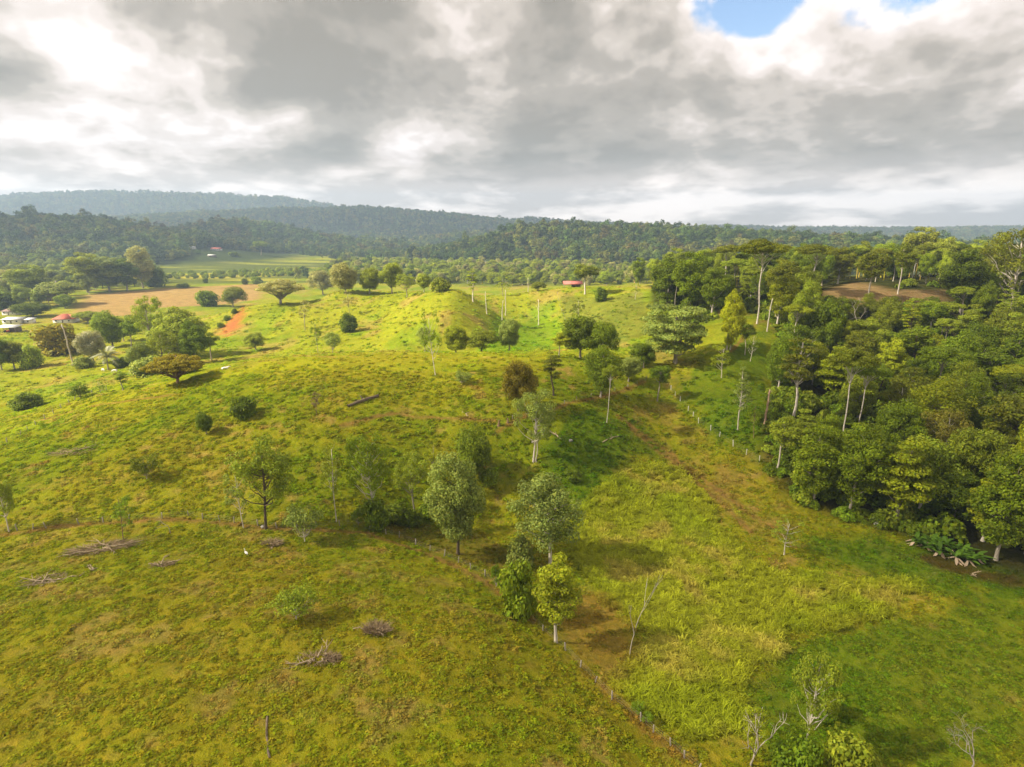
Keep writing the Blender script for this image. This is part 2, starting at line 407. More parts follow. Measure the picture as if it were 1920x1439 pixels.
def mesh_np(name, V, F, smooth=False, mats=()):
    """mesh from numpy arrays: V (n,3), F list of (m,k) index arrays"""
    me = bpy.data.meshes.new(name)
    V = np.asarray(V, np.float32)
    Fs = [np.asarray(f, np.int32) for f in (F if isinstance(F, list) else [F]) if len(f)]
    loops = np.concatenate([f.ravel() for f in Fs]) if Fs else np.zeros(0, np.int32)
    counts = np.concatenate([np.full(len(f), f.shape[1], np.int32) for f in Fs]) if Fs else np.zeros(0, np.int32)
    starts = np.concatenate([[0], np.cumsum(counts)[:-1]]).astype(np.int32) if len(counts) else counts
    me.vertices.add(len(V)); me.vertices.foreach_set('co', V.ravel())
    me.loops.add(len(loops)); me.loops.foreach_set('vertex_index', loops)
    me.polygons.add(len(counts)); me.polygons.foreach_set('loop_start', starts)
    me.polygons.foreach_set('loop_total', counts)
    if smooth and len(counts): me.polygons.foreach_set('use_smooth', np.ones(len(counts), bool))
    for m in mats: me.materials.append(m)
    me.update(calc_edges=True)
    return me

def new_mat(name):
    m = bpy.data.materials.new(name); m.use_nodes = True
    nt = m.node_tree
    return m, nt, nt.nodes['Principled BSDF']

def ground_material():
    m, nt, p = new_mat('pasture_ground')
    at_ = N(nt, 'ShaderNodeAttribute', attribute_name='gcol')
    bare = N(nt, 'ShaderNodeAttribute', attribute_name='bare')
    tc = N(nt, 'ShaderNodeTexCoord')
    n1 = noise(nt, tc.outputs['Object'], 0.9, 5, 0.65)
    n2 = noise(nt, tc.outputs['Object'], 4.5, 4, 0.6)
    mp = N(nt, 'ShaderNodeMapping'); mp.inputs['Scale'].default_value = (1, 1, 0.3); nt.links.new(tc.outputs['Object'], mp.inputs[0])
    n3 = noise(nt, mp.outputs[0], 0.12, 6, 0.68)
    v = mathn(nt, 'ADD', mathn(nt, 'MULTIPLY', n1.outputs[0], 0.6), mathn(nt, 'MULTIPLY', n2.outputs[0], 0.4))
    f = ramp(nt, v, [(0.3, 0.50), (0.5, 0.95), (0.7, 1.35)])
    c = mixc(nt, 1.0, at_.outputs['Color'], f, 'MULTIPLY')
    thatch = mixc(nt, 1.0, c, (1.10, 0.90, 1.1), 'MULTIPLY')
    k = ramp(nt, noise(nt, tc.outputs['Object'], 0.45, 5, 0.7).outputs[0], [(0.45, 0.0), (0.62, 0.75)])
    c = mixc(nt, k, c, thatch)
    hs = N(nt, 'ShaderNodeHueSaturation'); nt.links.new(c, hs.inputs['Color'])
    nt.links.new(ramp(nt, n3.outputs[0], [(0.3, 0.70), (0.5, 1.0), (0.7, 1.25)]), hs.inputs['Value'])
    nt.links.new(hs.outputs[0], p.inputs['Base Color'])
    p.inputs['Roughness'].default_value = 1.0
    p.inputs['Specular IOR Level'].default_value = 0.0
    b = N(nt, 'ShaderNodeBump'); b.inputs['Strength'].default_value = 0.9; b.inputs['Distance'].default_value = 0.6
    nt.links.new(v, b.inputs['Height']); nt.links.new(b.outputs[0], p.inputs['Normal'])
    return m
M_GROUND = ground_material()

def build_ground():
    ys = np.concatenate([np.linspace(-260, 38, 24), np.geomspace(40, 5500, 620)])
    g = np.geomspace(90, 5600, 145)
    xs = np.concatenate([-g[::-1], np.linspace(-89, 89, 170), g])
    X, Y = np.meshgrid(xs, ys)
    Z = height(X, Y)
    nx, ny = len(xs), len(ys)
    V = np.stack([X, Y, Z], -1).reshape(-1, 3)
    i = np.arange((ny - 1) * (nx - 1)); b = (i // (nx - 1)) * nx + i % (nx - 1)
    F = np.stack([b, b + 1, b + 1 + nx, b + nx], -1)
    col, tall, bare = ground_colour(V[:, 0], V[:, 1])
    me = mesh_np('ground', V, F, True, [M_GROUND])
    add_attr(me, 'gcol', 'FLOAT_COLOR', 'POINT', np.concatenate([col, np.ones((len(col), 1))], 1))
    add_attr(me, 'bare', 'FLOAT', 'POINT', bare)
    o = bpy.data.objects.new('ground', me); COL.objects.link(o)
    o['kind'] = 'structure'
    return o
GROUND = build_ground()

# ------------------------------------------------------------------ plants: materials and mesh makers
def leaf_material(name, src, trans=0.3):
    m, nt, p = new_mat(name)
    if src == 'OBJECT':
        oi = N(nt, 'ShaderNodeObjectInfo'); colr = oi.outputs['Color']
    else:
        oi = N(nt, 'ShaderNodeAttribute', attribute_type='INSTANCER', attribute_name='gcol'); colr = oi.outputs['Color']
    tint = N(nt, 'ShaderNodeAttribute', attribute_name='tint')
    c = mixc(nt, 1.0, colr, tint.outputs['Color'], 'MULTIPLY')
    nt.links.new(c, p.inputs['Base Color'])
    p.inputs['Roughness'].default_value = 0.55
    p.inputs['Specular IOR Level'].default_value = 0.12
    tr = N(nt, 'ShaderNodeBsdfTranslucent')
    nt.links.new(mixc(nt, 1.0, c, (1.3, 1.25, 0.5), 'MULTIPLY'), tr.inputs[0])
    mx = N(nt, 'ShaderNodeMixShader'); mx.inputs[0].default_value = trans
    out = nt.nodes['Material Output']
    nt.links.new(p.outputs[0], mx.inputs[1]); nt.links.new(tr.outputs[0], mx.inputs[2]); nt.links.new(mx.outputs[0], out.inputs[0])
    return m
M_LEAF = leaf_material('leaf', 'OBJECT')
M_LEAF_I = leaf_material('leaf_of_mass', 'INSTANCER')
M_GRASS = leaf_material('grass_blade', 'INSTANCER', 0.45)
M_GRASS.node_tree.nodes['Principled BSDF'].inputs['Specular IOR Level'].default_value = 0.02
def wood_material():
    m, nt, p = new_mat('bark')
    oi = N(nt, 'ShaderNodeObjectInfo')
    tc = N(nt, 'ShaderNodeTexCoord')
    mp = N(nt, 'ShaderNodeMapping'); mp.inputs['Scale'].default_value = (6, 6, 1.2); nt.links.new(tc.outputs['Object'], mp.inputs[0])
    n = noise(nt, mp.outputs[0], 1.0, 4, 0.6)
    f = ramp(nt, n.outputs[0], [(0.3, 0.55), (0.7, 1.25)])
    nt.links.new(mixc(nt, 1.0, oi.outputs['Color'], f, 'MULTIPLY'), p.inputs['Base Color'])
    p.inputs['Roughness'].default_value = 0.85
    p.inputs['Specular IOR Level'].default_value = 0.2
    b = N(nt, 'ShaderNodeBump'); b.inputs['Strength'].default_value = 0.5; b.inputs['Distance'].default_value = 0.05
    nt.links.new(n.outputs[0], b.inputs['Height']); nt.links.new(b.outputs[0], p.inputs['Normal'])
    return m
M_WOOD = wood_material()

def norm(a):
    return a / np.maximum(np.linalg.norm(a, axis=-1, keepdims=True), 1e-9)

class Acc:
    """collects geometry for one mesh"""
    def __init__(s): s.V = []; s.Q = []; s.T = []; s.C = []; s.n = 0
    def add(s, V, Q=None, T=None, tint=None):
        V = np.asarray(V, float)
        if Q is not None and len(Q): s.Q.append(np.asarray(Q) + s.n)
        if T is not None and len(T): s.T.append(np.asarray(T) + s.n)
        s.V.append(V); s.n += len(V)
        s.C.append(np.ones((len(V), 3)) if tint is None else np.asarray(tint, float))
    def tube(s, pts, rad, sides=6, cap=True):
        pts = np.asarray(pts, float); rad = np.broadcast_to(np.asarray(rad, float), (len(pts),))
        t = norm(np.gradient(pts, axis=0))
        ref = np.where(np.abs(t[:, 2:3]) > 0.9, np.array([[1.0, 0, 0]]), np.array([[0, 0, 1.0]]))
        u = norm(np.cross(t, ref)); v = np.cross(t, u)
        a = np.linspace(0, 2 * np.pi, sides, endpoint=False)
        ring = pts[:, None] + rad[:, None, None] * (np.cos(a)[None, :, None] * u[:, None] + np.sin(a)[None, :, None] * v[:, None])
        V = ring.reshape(-1, 3); n = len(pts)
        i = np.arange(n - 1)[:, None] * sides; j = np.arange(sides)[None]; j2 = (j + 1) % sides
        Q = np.stack([i + j, i + j2, i + sides + j2, i + sides + j], -1).reshape(-1, 4)
        T = None
        if cap:
            V = np.concatenate([V, pts[-1:]]); e = (n - 1) * sides
            T = np.stack([e + np.arange(sides), e + (np.arange(sides) + 1) % sides, np.full(sides, n * sides)], -1)
        s.add(V, Q, T)
    def box(s, c, size, rz=0.0):
        x, y, z = [v / 2 for v in size]
        V = np.array([(-x, -y, -z), (x, -y, -z), (x, y, -z), (-x, y, -z), (-x, -y, z), (x, -y, z), (x, y, z), (-x, y, z)])
        ca, sa = math.cos(rz), math.sin(rz)
        V = np.stack([V[:, 0] * ca - V[:, 1] * sa, V[:, 0] * sa + V[:, 1] * ca, V[:, 2]], -1) + np.asarray(c)
        s.add(V, [(0, 3, 2, 1), (4, 5, 6, 7), (0, 1, 5, 4), (1, 2, 6, 5), (2, 3, 7, 6), (3, 0, 4, 7)])
    def leaves(s, c, R, n, size, rng, up=0.35, low=-0.5, tint=1.0, fill=0.25, jit=0.7):
        d = norm(rng.normal(size=(n * 2, 3))); d = d[d[:, 2] > low][:n]; n = len(d)
        r = np.where(rng.random(n) < fill, rng.uniform(0.3, 0.8, n), rng.uniform(0.82, 1.06, n))[:, None]
        pos = np.asarray(c) + d * np.asarray(R) * r
        nm = norm(d / np.asarray(R) * np.mean(R) + jit * rng.normal(size=(n, 3)) * 0.6 + np.array([0, 0, up]))
        t = norm(np.cross(nm, rng.normal(size=(n, 3)))); b = np.cross(nm, t)
        sz = (size * rng.uniform(0.65, 1.35, n))[:, None]
        V = np.stack([pos - t * sz * 0.62, pos - b * sz * 0.36 - nm * sz * .05, pos + t * sz * 0.62 - nm * sz * 0.12, pos + b * sz * 0.36 - nm * sz * .05], 1).reshape(-1, 3)
        q = np.arange(n)[:, None] * 4 + np.arange(4)[None]
        tt = tint * rng.uniform(0.72, 1.3, n); w = rng.uniform(-0.12, 0.12, n)
        C = np.stack([tt * (1 + w), tt, tt * (1 - w)], -1)
        s.add(V, q, None, np.repeat(C, 4, 0))
    def mesh(s, name, mats=(), smooth=False, tint=True):
        V = np.concatenate(s.V); F = []
        if s.Q: F.append(np.concatenate(s.Q))
        if s.T: F.append(np.concatenate(s.T))
        me = mesh_np(name, V, F, smooth, mats)
        if tint:
            C = np.concatenate(s.C)
            add_attr(me, 'tint', 'FLOAT_COLOR', 'POINT', np.concatenate([C, np.ones((len(C), 1))], 1))
        return me

def curve3(a, b, bend, n=5, rng=None):
    a, b = np.asarray(a, float), np.asarray(b, float)
    t = np.linspace(0, 1, n)[:, None]
    m = (a + b) / 2 + np.asarray(bend)
    p = (1 - t) ** 2 * a + 2 * t * (1 - t) * m + t * t * b
    if rng is not None: p[1:-1] += rng.normal(size=(n - 2, 3)) * 0.04 * np.linalg.norm(b - a)
    return p

# kind: height, width, crown centre, crown half height, clumps, clump radius, leaf, density, trunk radius, flatness, style
KIND = {
 'round':   dict(H=13, W=11, cz=0.60, rz=0.36, n=46, cr=0.15, leaf=0.36, dens=0.62, tr=0.28, flat=0.85),
 'oval':    dict(H=18, W=11, cz=0.56, rz=0.42, n=72, cr=0.135, leaf=0.33, dens=0.62, tr=0.28, flat=0.95),
 'umbrella':dict(H=13, W=20, cz=0.62, rz=0.32, n=80, cr=0.085, leaf=0.42, dens=0.62, tr=0.45, flat=0.42, shell=True),
 'tiered':  dict(H=15, W=20, cz=0.58, rz=0.38, n=70, cr=0.10, leaf=0.44, dens=0.55, tr=0.45, flat=0.30, tiers=5),
 'flat':    dict(H=27, W=17, cz=0.86, rz=0.12, n=48, cr=0.11, leaf=0.44, dens=0.6, tr=0.28, flat=0.40, shell=True),
 'lolly':   dict(H=20, W=9, cz=0.76, rz=0.23, n=32, cr=0.16, leaf=0.42, dens=0.55, tr=0.26, flat=0.8),
 'sparse':  dict(H=17, W=12, cz=0.64, rz=0.34, n=44, cr=0.105, leaf=0.31, dens=0.40, tr=0.24, flat=0.75),
 'thin':    dict(H=16, W=8, cz=0.62, rz=0.36, n=24, cr=0.105, leaf=0.32, dens=0.34, tr=0.14, flat=0.8),
 'slim':    dict(H=22, W=8, cz=0.66, rz=0.32, n=34, cr=0.14, leaf=0.42, dens=0.5, tr=0.24, flat=0.45, tiers=7),
 'forest':  dict(H=23, W=13, cz=0.58, rz=0.42, n=70, cr=0.14, leaf=0.46, dens=0.6, tr=0.36, flat=0.7),
 'layered': dict(H=14, W=8.5, cz=0.60, rz=0.40, n=56, cr=0.15, leaf=0.35, dens=0.62, tr=0.26, flat=0.45, tiers=6),
 'airy':    dict(H=18, W=11, cz=0.56, rz=0.42, n=84, cr=0.115, leaf=0.30, dens=0.40, tr=0.26, flat=0.9),
 'bush':    dict(H=4.0, W=5.2, cz=0.42, rz=0.50, n=26, cr=0.19, leaf=0.34, dens=0.6, tr=0.06, flat=0.85, nolow=True),
 'wisp':    dict(H=4.5, W=7.5, cz=0.60, rz=0.36, n=46, cr=0.11, leaf=0.26, dens=0.26, tr=0.09, flat=0.5),
}
ACCS = {}
MASS = {}
def mass_mesh(kind, seed):
    if (kind, seed) in MASS: return MASS[kind, seed]
    lib(kind, seed)
    w, c = ACCS[kind, seed]; a = Acc()
    for q in (w, c):
        n0 = a.n
        a.V += q.V; a.Q += [f + n0 for f in q.Q]; a.T += [f + n0 for f in q.T]; a.C += [x if q is c else x * np.array([[2.4, 1.6, 4.0]]) for x in q.C]; a.n += q.n
    MASS[kind, seed] = a.mesh('mass_' + kind, [M_LEAF_I])
    return MASS[kind, seed]
def make_tree(kind, seed):
    k = KIND[kind]; rng = np.random.default_rng(seed * 97 + sum(map(ord, kind)))
    H, W = k['H'], k['W']
    cz, rz, rw = k['cz'] * H, k['rz'] * H, W / 2 * (1 - k['cr'])
    cr = k['cr'] * W
    wood, crown = Acc(), Acc()
    lean = rng.normal(size=2) * 0.02 * H
    ztop = cz + rz * 0.55
    zs = np.linspace(-1.2, ztop, 9)
    tp = np.stack([lean[0] * (zs / H) ** 2 + np.sin(zs * 0.5 + seed) * 0.008 * H, lean[1] * (zs / H) ** 2 + np.cos(zs * 0.4 + seed) * 0.008 * H, zs], -1)
    tr = k['tr'] * np.interp(zs / H, [-.1, 0, 0.06, 0.5, 1], [1.7, 1.45, 1.0, 0.75, 0.3])
    if kind not in ('bush',): wood.tube(tp, tr, 7)
    cl = []
    lobes = norm(rng.normal(size=(7, 3))); lobew = rng.uniform(-0.30, 0.16, 7)
    tiers = k.get('tiers'); tries = 0
    while len(cl) < k['n'] and tries < 6000:
        tries += 1
        d = norm(rng.normal(size=3))
        if k.get('shell'):
            d[2] = abs(d[2]) * 0.9 + 0.02; d = norm(d); r = rng.uniform(0.82, 1.0) if rng.random() < 0.8 else rng.uniform(0.3, 0.8)
        else:
            r = rng.uniform(0.72, 1.0) if rng.random() < 0.75 else rng.uniform(0.2, 0.7)
        r = r * (1.0 + float(np.sum(lobew * np.clip((lobes @ d - 0.45) * 2.2, 0, 1))))
        p = np.array([d[0] * rw * r, d[1] * rw * r, cz + d[2] * rz * r])
        if k.get('shell'): p[2] -= rz * 0.55
        if tiers:
            f = (p[2] - (cz - rz)) / (2 * rz); q = (np.floor(f * tiers) + 0.5) / tiers
            p[2] = cz - rz + 2 * rz * (q + rng.normal() * 0.02)
            taper = 1.0 if kind == 'tiered' else np.interp(q, [0, 0.3, 1], [0.8, 1.0, 0.4])
            p[:2] *= taper
        p[2] = max(p[2], cr * 0.4)
        if all(np.linalg.norm((p - c) * (1, 1, 1.0 / max(k['flat'], .5))) > cr * 0.72 for c, _ in cl):
            cl.append((p, cr * rng.uniform(0.75, 1.3)))
    for i, (p, r) in enumerate(cl):
        R = np.array([r, r, r * k['flat']])
        n = int(4 * np.pi * r * r * k['dens'] * (0.55 + 0.45 * k['flat']) / (k['leaf'] ** 2 * 0.45))
        crown.leaves(p, R, n, k['leaf'], rng, tint=rng.uniform(0.78, 1.2), low=-0.85 if k['flat'] > 0.6 else -0.7)
    # limbs towards the clumps
    for i, (p, r) in enumerate(cl):
        if kind == 'bush' and i % 3: continue
        if i % (2 if len(cl) > 40 else 1) and kind not in ('sparse', 'wisp', 'umbrella'): continue
        zb = np.clip(p[2] - np.hypot(p[0], p[1]) * rng.uniform(0.35, 0.9) - 0.08 * H * rng.random(), 0.12 * H if kind in ('umbrella', 'wisp', 'tiered', 'bush') else (cz - rz) * 0.75, ztop)
        if kind == 'bush': zb = -0.2
        b = np.array([np.interp(zb, zs, tp[:, 0]), np.interp(zb, zs, tp[:, 1]), zb])
        L = np.linalg.norm(p - b)
        rb = k['tr'] * np.interp(zb / H, [0, .3, 1], [.6, .5, .25]) * np.clip(L / (W * .5), .35, 1)
        wood.tube(curve3(b, p, (0, 0, -0.10 * L if not k.get('shell') else 0.08 * L), 5, rng), np.linspace(rb, rb * 0.22, 5), 5, False)
    ACCS[kind, seed] = (wood, crown)
    return wood.mesh('trunk_of_' + kind, [M_WOOD], True, False), crown.mesh('crown_of_' + kind, [M_LEAF]), H, W

def make_far_crown(seed):
    rng = np.random.default_rng(900 + seed)
    a = Acc()
    W, H = 12.0, 16.0
    nc = 13
    for i in range(nc):
        d = norm(rng.normal(size=3)); d[2] = d[2] * 0.9 + 0.15
        p = np.array([d[0] * 3.9, d[1] * 3.9, 9.0 + d[2] * 5.0]) * (1 if i else 1)
        if i > nc - 4: p[2] = rng.uniform(2.5, 5)
        r = rng.uniform(2.0, 3.1)
        a.leaves(p, np.array([r, r, r * 0.8]), 46, 1.25, rng, tint=rng.uniform(0.75, 1.2), low=-0.6)
    return a.mesh('far_crown', [M_LEAF_I])

def make_palm_crown(seed, nf=16, L=4.6):
    rng = np.random.default_rng(seed)
    a = Acc()
    for i in range(nf):
        az = i * 2.399 + rng.uniform(-.2, .2); el = rng.uniform(0.1, 1.15); l = L * rng.uniform(.8, 1.1)
        t = np.linspace(0, 1, 8)
        h = np.cos(el) * l * t; z = np.sin(el) * l * t - 0.55 * l * t * t * (0.6 + 0.5 * np.cos(el))
        sp = np.stack([np.cos(az) * h, np.sin(az) * h, z], -1)
        a.tube(sp, np.linspace(0.05, 0.012, 8), 4, False)
        tg = norm(np.gradient(sp, axis=0)); side = norm(np.cross(tg, (0, 0, 1.0)))
        for s_ in (-1, 1):
            for j in range(1, 25):
                f = j / 25 * 0.98 + 0.02; q = f * 7; b = np.array([np.interp(q, range(8), sp[:, c]) for c in range(3)])
                k = min(int(q), 7); w = l * 0.20 * np.sin(np.pi * (0.15 + 0.8 * f)); dr = norm(side[k] * s_ + tg[k] * 0.55 + np.array([0, 0, -0.25]))
                e = b + dr * w; wd = tg[k] * 0.075
                tt = rng.uniform(.8, 1.25)
                a.add([b - wd, b + wd, e + wd * .3, e - wd * .3], [(0, 1, 2, 3)], None, np.full((4, 3), tt))
    return a.mesh('palm_crown', [M_LEAF])

def branch_tree(seed, H, spread=0.5, levels=4, r0=0.2, fork=3, up=0.35, jit=0.16):
    rng = np.random.default_rng(seed); a = Acc()
    def grow(p, d, L, r, lv):
        n = 4; pts = [p]
        for i in range(n):
            d = norm(d + rng.normal(size=3) * jit + np.array([0, 0, 0.05 * up]))
            pts.append(pts[-1] + d * L / n)
        a.tube(pts, np.linspace(r, r * 0.55, n + 1), 6 if lv > 2 else 4, lv <= 1)
        if lv <= 0: return
        for i in range(int(rng.integers(2, fork + 1))):
            nd = norm(d + rng.normal(size=3) * spread + np.array([0, 0, up * 0.4]))
            q = pts[-1] if i < 2 else pts[-2]
            grow(q, nd, L * rng.uniform(0.55, 0.8), r * 0.58, lv - 1)
    grow(np.array([0, 0, -0.6]), np.array([rng.normal() * .06, rng.normal() * .06, 1.0]), H * 0.36, r0, levels)
    return a

def twig_dome(seed, W=4.0, H=2.0, n=420, th=0.035):
    rng = np.random.default_rng(seed); a = Acc()
    for i in range(n):
        az = rng.uniform(0, 2 * np.pi); r = W / 2 * np.sqrt(rng.random()) * 0.6
        b = np.array([np.cos(az) * r, np.sin(az) * r * 0.75, rng.uniform(0, H * 0.4)])
        az2 = az + rng.normal() * 0.7; l = rng.uniform(0.5, 1.1) * W * 0.3
        e = b + np.array([np.cos(az2) * l * .8, np.sin(az2) * l * .8, rng.uniform(0.1, 0.9) * H * 0.6])
        m = (b + e) / 2 + rng.normal(size=3) * 0.12
        w = norm(np.cross(e - b, rng.normal(size=3))) * th
        a.add([b - w, b + w, m + w * .8, m - w * .8, e], [(0, 1, 2, 3)], [(3, 2, 4)], np.full((5, 3), rng.uniform(.7, 1.3)))
    return a

# ------------------------------------------------------------------ masses placed with geometry nodes (grass, far woods)
def scatter(name, P, scl, rot, col, sources, lib, idx=None):
    lc = bpy.data.collections.new(lib)
    for i, me in enumerate(sources):
        lc.objects.link(bpy.data.objects.new('%s_%02d' % (lib, i), me))
    me = bpy.data.meshes.new(name)
    me.vertices.add(len(P)); me.vertices.foreach_set('co', np.ascontiguousarray(P, np.float32).ravel())
    rng = np.random.default_rng(len(P))
    add_attr(me, 'scl', 'FLOAT_VECTOR', 'POINT', scl)
    add_attr(me, 'rot', 'FLOAT_VECTOR', 'POINT', rot)
    add_attr(me, 'idx', 'INT', 'POINT', rng.integers(0, len(sources), len(P)) if idx is None else idx)
    add_attr(me, 'gcol', 'FLOAT_COLOR', 'POINT', np.concatenate([col, np.ones((len(P), 1))], 1))
    o = bpy.data.objects.new(name, me); COL.objects.link(o); o['kind'] = 'stuff'
    ng = bpy.data.node_groups.new(name + '_nodes', 'GeometryNodeTree')
    ng.interface.new_socket('Geometry', in_out='INPUT', socket_type='NodeSocketGeometry')
    ng.interface.new_socket('Geometry', in_out='OUTPUT', socket_type='NodeSocketGeometry')
    gi = ng.nodes.new('NodeGroupInput'); go = ng.nodes.new('NodeGroupOutput')
    iop = ng.nodes.new('GeometryNodeInstanceOnPoints')
    ci = ng.nodes.new('GeometryNodeCollectionInfo'); ci.inputs['Collection'].default_value = lc
    ci.inputs['Separate Children'].default_value = True; ci.inputs['Reset Children'].default_value = True
    def na(nm, dt):
        n = ng.nodes.new('GeometryNodeInputNamedAttribute'); n.data_type = dt; n.inputs['Name'].default_value = nm
        return n.outputs['Attribute']
    L = ng.links.new
    L(gi.outputs[0], iop.inputs['Points']); L(ci.outputs[0], iop.inputs['Instance'])
    iop.inputs['Pick Instance'].default_value = True
    L(na('idx', 'INT'), iop.inputs['Instance Index']); L(na('rot', 'FLOAT_VECTOR'), iop.inputs['Rotation']); L(na('scl', 'FLOAT_VECTOR'), iop.inputs['Scale'])
    L(iop.outputs[0], go.inputs[0])
    md = o.modifiers.new('scatter', 'NODES'); md.node_group = ng
    return o

def tuft_mesh(seed, n, h, r, size):
    """low cushion of grass: small leaf faces over a flat dome"""
    rng = np.random.default_rng(seed); a = Acc()
    for k in range(3):
        c = rng.normal(size=2) * r * 0.35
        a.leaves((c[0], c[1], 0.0), np.array([r, r, h]) * rng.uniform(.6, 1.0), n // 3, size, rng, up=0.9, low=0.05, fill=0.1, tint=rng.uniform(.85, 1.15))
    return a.mesh('grass_tuft', [M_GRASS])
def tall_tuft_mesh(seed, n, h, r, w):
    """arching blades that fall over to one side"""
    rng = np.random.default_rng(seed); a = Acc()
    main = rng.uniform(0, 6.283)
    for i in range(n):
        az = rng.uniform(0, 6.283); rr = r * np.sqrt(rng.random())
        b = np.array([np.cos(az) * rr, np.sin(az) * rr, -0.05])
        az2 = main + rng.normal() * 0.9; hh = h * rng.uniform(.6, 1.15)
        o = np.array([np.cos(az2), np.sin(az2), 0]); sd = np.array([-o[1], o[0], 0]) * w * rng.uniform(.7, 1.3)
        p1 = b + o * hh * 0.22 + np.array([0, 0, hh * 0.62]); p2 = b + o * hh * 0.62 + np.array([0, 0, hh * 0.85]); p3 = b + o * hh * 1.05 + np.array([0, 0, hh * 0.72])
        t = rng.uniform(.8, 1.25)
        a.add([b - sd, b + sd, p1 + sd, p1 - sd, p2 + sd * .8, p2 - sd * .8, p3], [(0, 1, 2, 3), (3, 2, 4, 5)], [(5, 4, 6)], np.full((7, 3), t))
    return a.mesh('tall_grass_tuft', [M_GRASS])

def in_view(x, y, m=12.0):
    return (np.abs(x) < y * 0.93 + m) & (y > 38)

# ------------------------------------------------------------------ grass
def slope_ok(x, y): return True
def build_grass():
    rng = np.random.default_rng(5)
    P = []
    for y0, y1, dens in ((44, 85, 3.6), (85, 130, 2.6), (130, 185, 1.4), (185, 240, 0.25), (240, 420, 0.10)):
        xm = y1 * 0.93 + 12
        n = int(dens * 2 * xm * (y1 - y0))
        x = rng.uniform(-xm, xm, n); y = rng.uniform(y0, y1, n)
        k = in_view(x, y, 8) & ~((y > 200) & (x > 75))
        P.append(np.stack([x[k], y[k], np.full(k.sum(), 1.0 + (y0 > 120) * 0.3 + (y0 > 180) * 0.4 + (y0 > 200) * 0.6)], -1))
    P = np.concatenate(P)
    col, tall, bare = ground_colour(P[:, 0], P[:, 1])
    clump = fbm(P[:, 0] / 1.6, P[:, 1] / 1.6, 2, 101)
    patch = fbm(P[:, 0] / 11.0, P[:, 1] / 11.0, 3, 111)
    keep = rng.random(len(P)) < np.clip((clump - 0.30) * 3.2, 0.08, 1) * np.clip(1.15 - bare * 1.1, 0, 1) * np.clip(0.35 + patch, 0.4, 1)
    short = keep & (tall < 0.5)
    def emit(name, m, src, lib, smin, smax, cfun):
        q = P[m]; n = len(q)
        z = height(q[:, 0], q[:, 1])
        s = rng.uniform(smin, smax, n) * q[:, 2] * (0.7 + 0.6 * clump[m])
        scl = np.stack([s, s, s * rng.uniform(.6, 1.3, n)], -1)
        rot = np.stack([rng.normal(size=n) * .12, rng.normal(size=n) * .12, rng.uniform(0, 6.283, n)], -1)
        c = np.clip(cfun(col[m], n, clump[m]), 0.003, 0.7)
        return scatter(name, np.stack([q[:, 0], q[:, 1], z], -1), scl, rot, c, src, lib)
    def c_short(c, n, cl):
        k = rng.uniform(1.1, 1.7, n)[:, None]
        g = np.where(rng.random(n)[:, None] < 0.55, np.array([[0.90, 1.04, 0.8]]), np.array([[1.05, 0.98, 1.0]]))
        return c * k * g
    tufts = [tuft_mesh(s, 48, 0.20, 0.46, 0.21) for s in range(6)]
    o = emit('pasture_grass', short, tufts, 'tuft', 0.6, 1.5, c_short)
    o['label'] = 'tufted olive green pasture grass covering the near slopes'; o['category'] = 'grass'
    m = (tall >= 0.5) & (rng.random(len(P)) < 0.95)
    tl = [tall_tuft_mesh(20 + s, 26, 1.0, 0.6, 0.055) for s in range(6)]
    def c_tall(c, n, cl):
        return c * rng.uniform(1.0, 1.6, n)[:, None]
    o = emit('tall_grass', m, tl, 'tall_tuft', 0.7, 1.25, c_tall)
    o['label'] = 'tall pale yellow green grass filling the valley floor'; o['category'] = 'grass'
build_grass()

# ------------------------------------------------------------------ far woods (too many to count, reads as one mass)
PAL_F = np.array([(0.07,0.12,0.022),(0.095,0.155,0.024),(0.14,0.18,0.028),(0.06,0.10,0.022),(0.19,0.20,0.035),(0.15,0.13,0.03)])
def jgrid(x0, x1, y0, y1, sp, rng):
    gx, gy = np.meshgrid(np.arange(x0, x1, sp), np.arange(y0, y1, sp))
    x = gx.ravel() + rng.uniform(-.5, .5, gx.size) * sp; y = gy.ravel() + rng.uniform(-.5, .5, gx.size) * sp
    k = np.abs(x) < y * 0.90 + 40
    return x[k], y[k]
FIELD_FAR = [wpoly(p) for p in ([(290,528),(300,497),(330,488),(420,470),(560,478),(640,488),(640,500),(520,528)], [(830,497),(860,485),(930,490),(1010,497),(1010,504),(900,504)], [(340,472),(420,467),(560,474),(560,480),(420,478)])]
RIVER = [wpoly(p) for p in ([(852,491),(862,487),(885,488),(893,491),(905,494),(918,497),(908,499),(890,496),(875,494)], [(893,467),(905,460),(916,459),(912,464),(905,467)])]
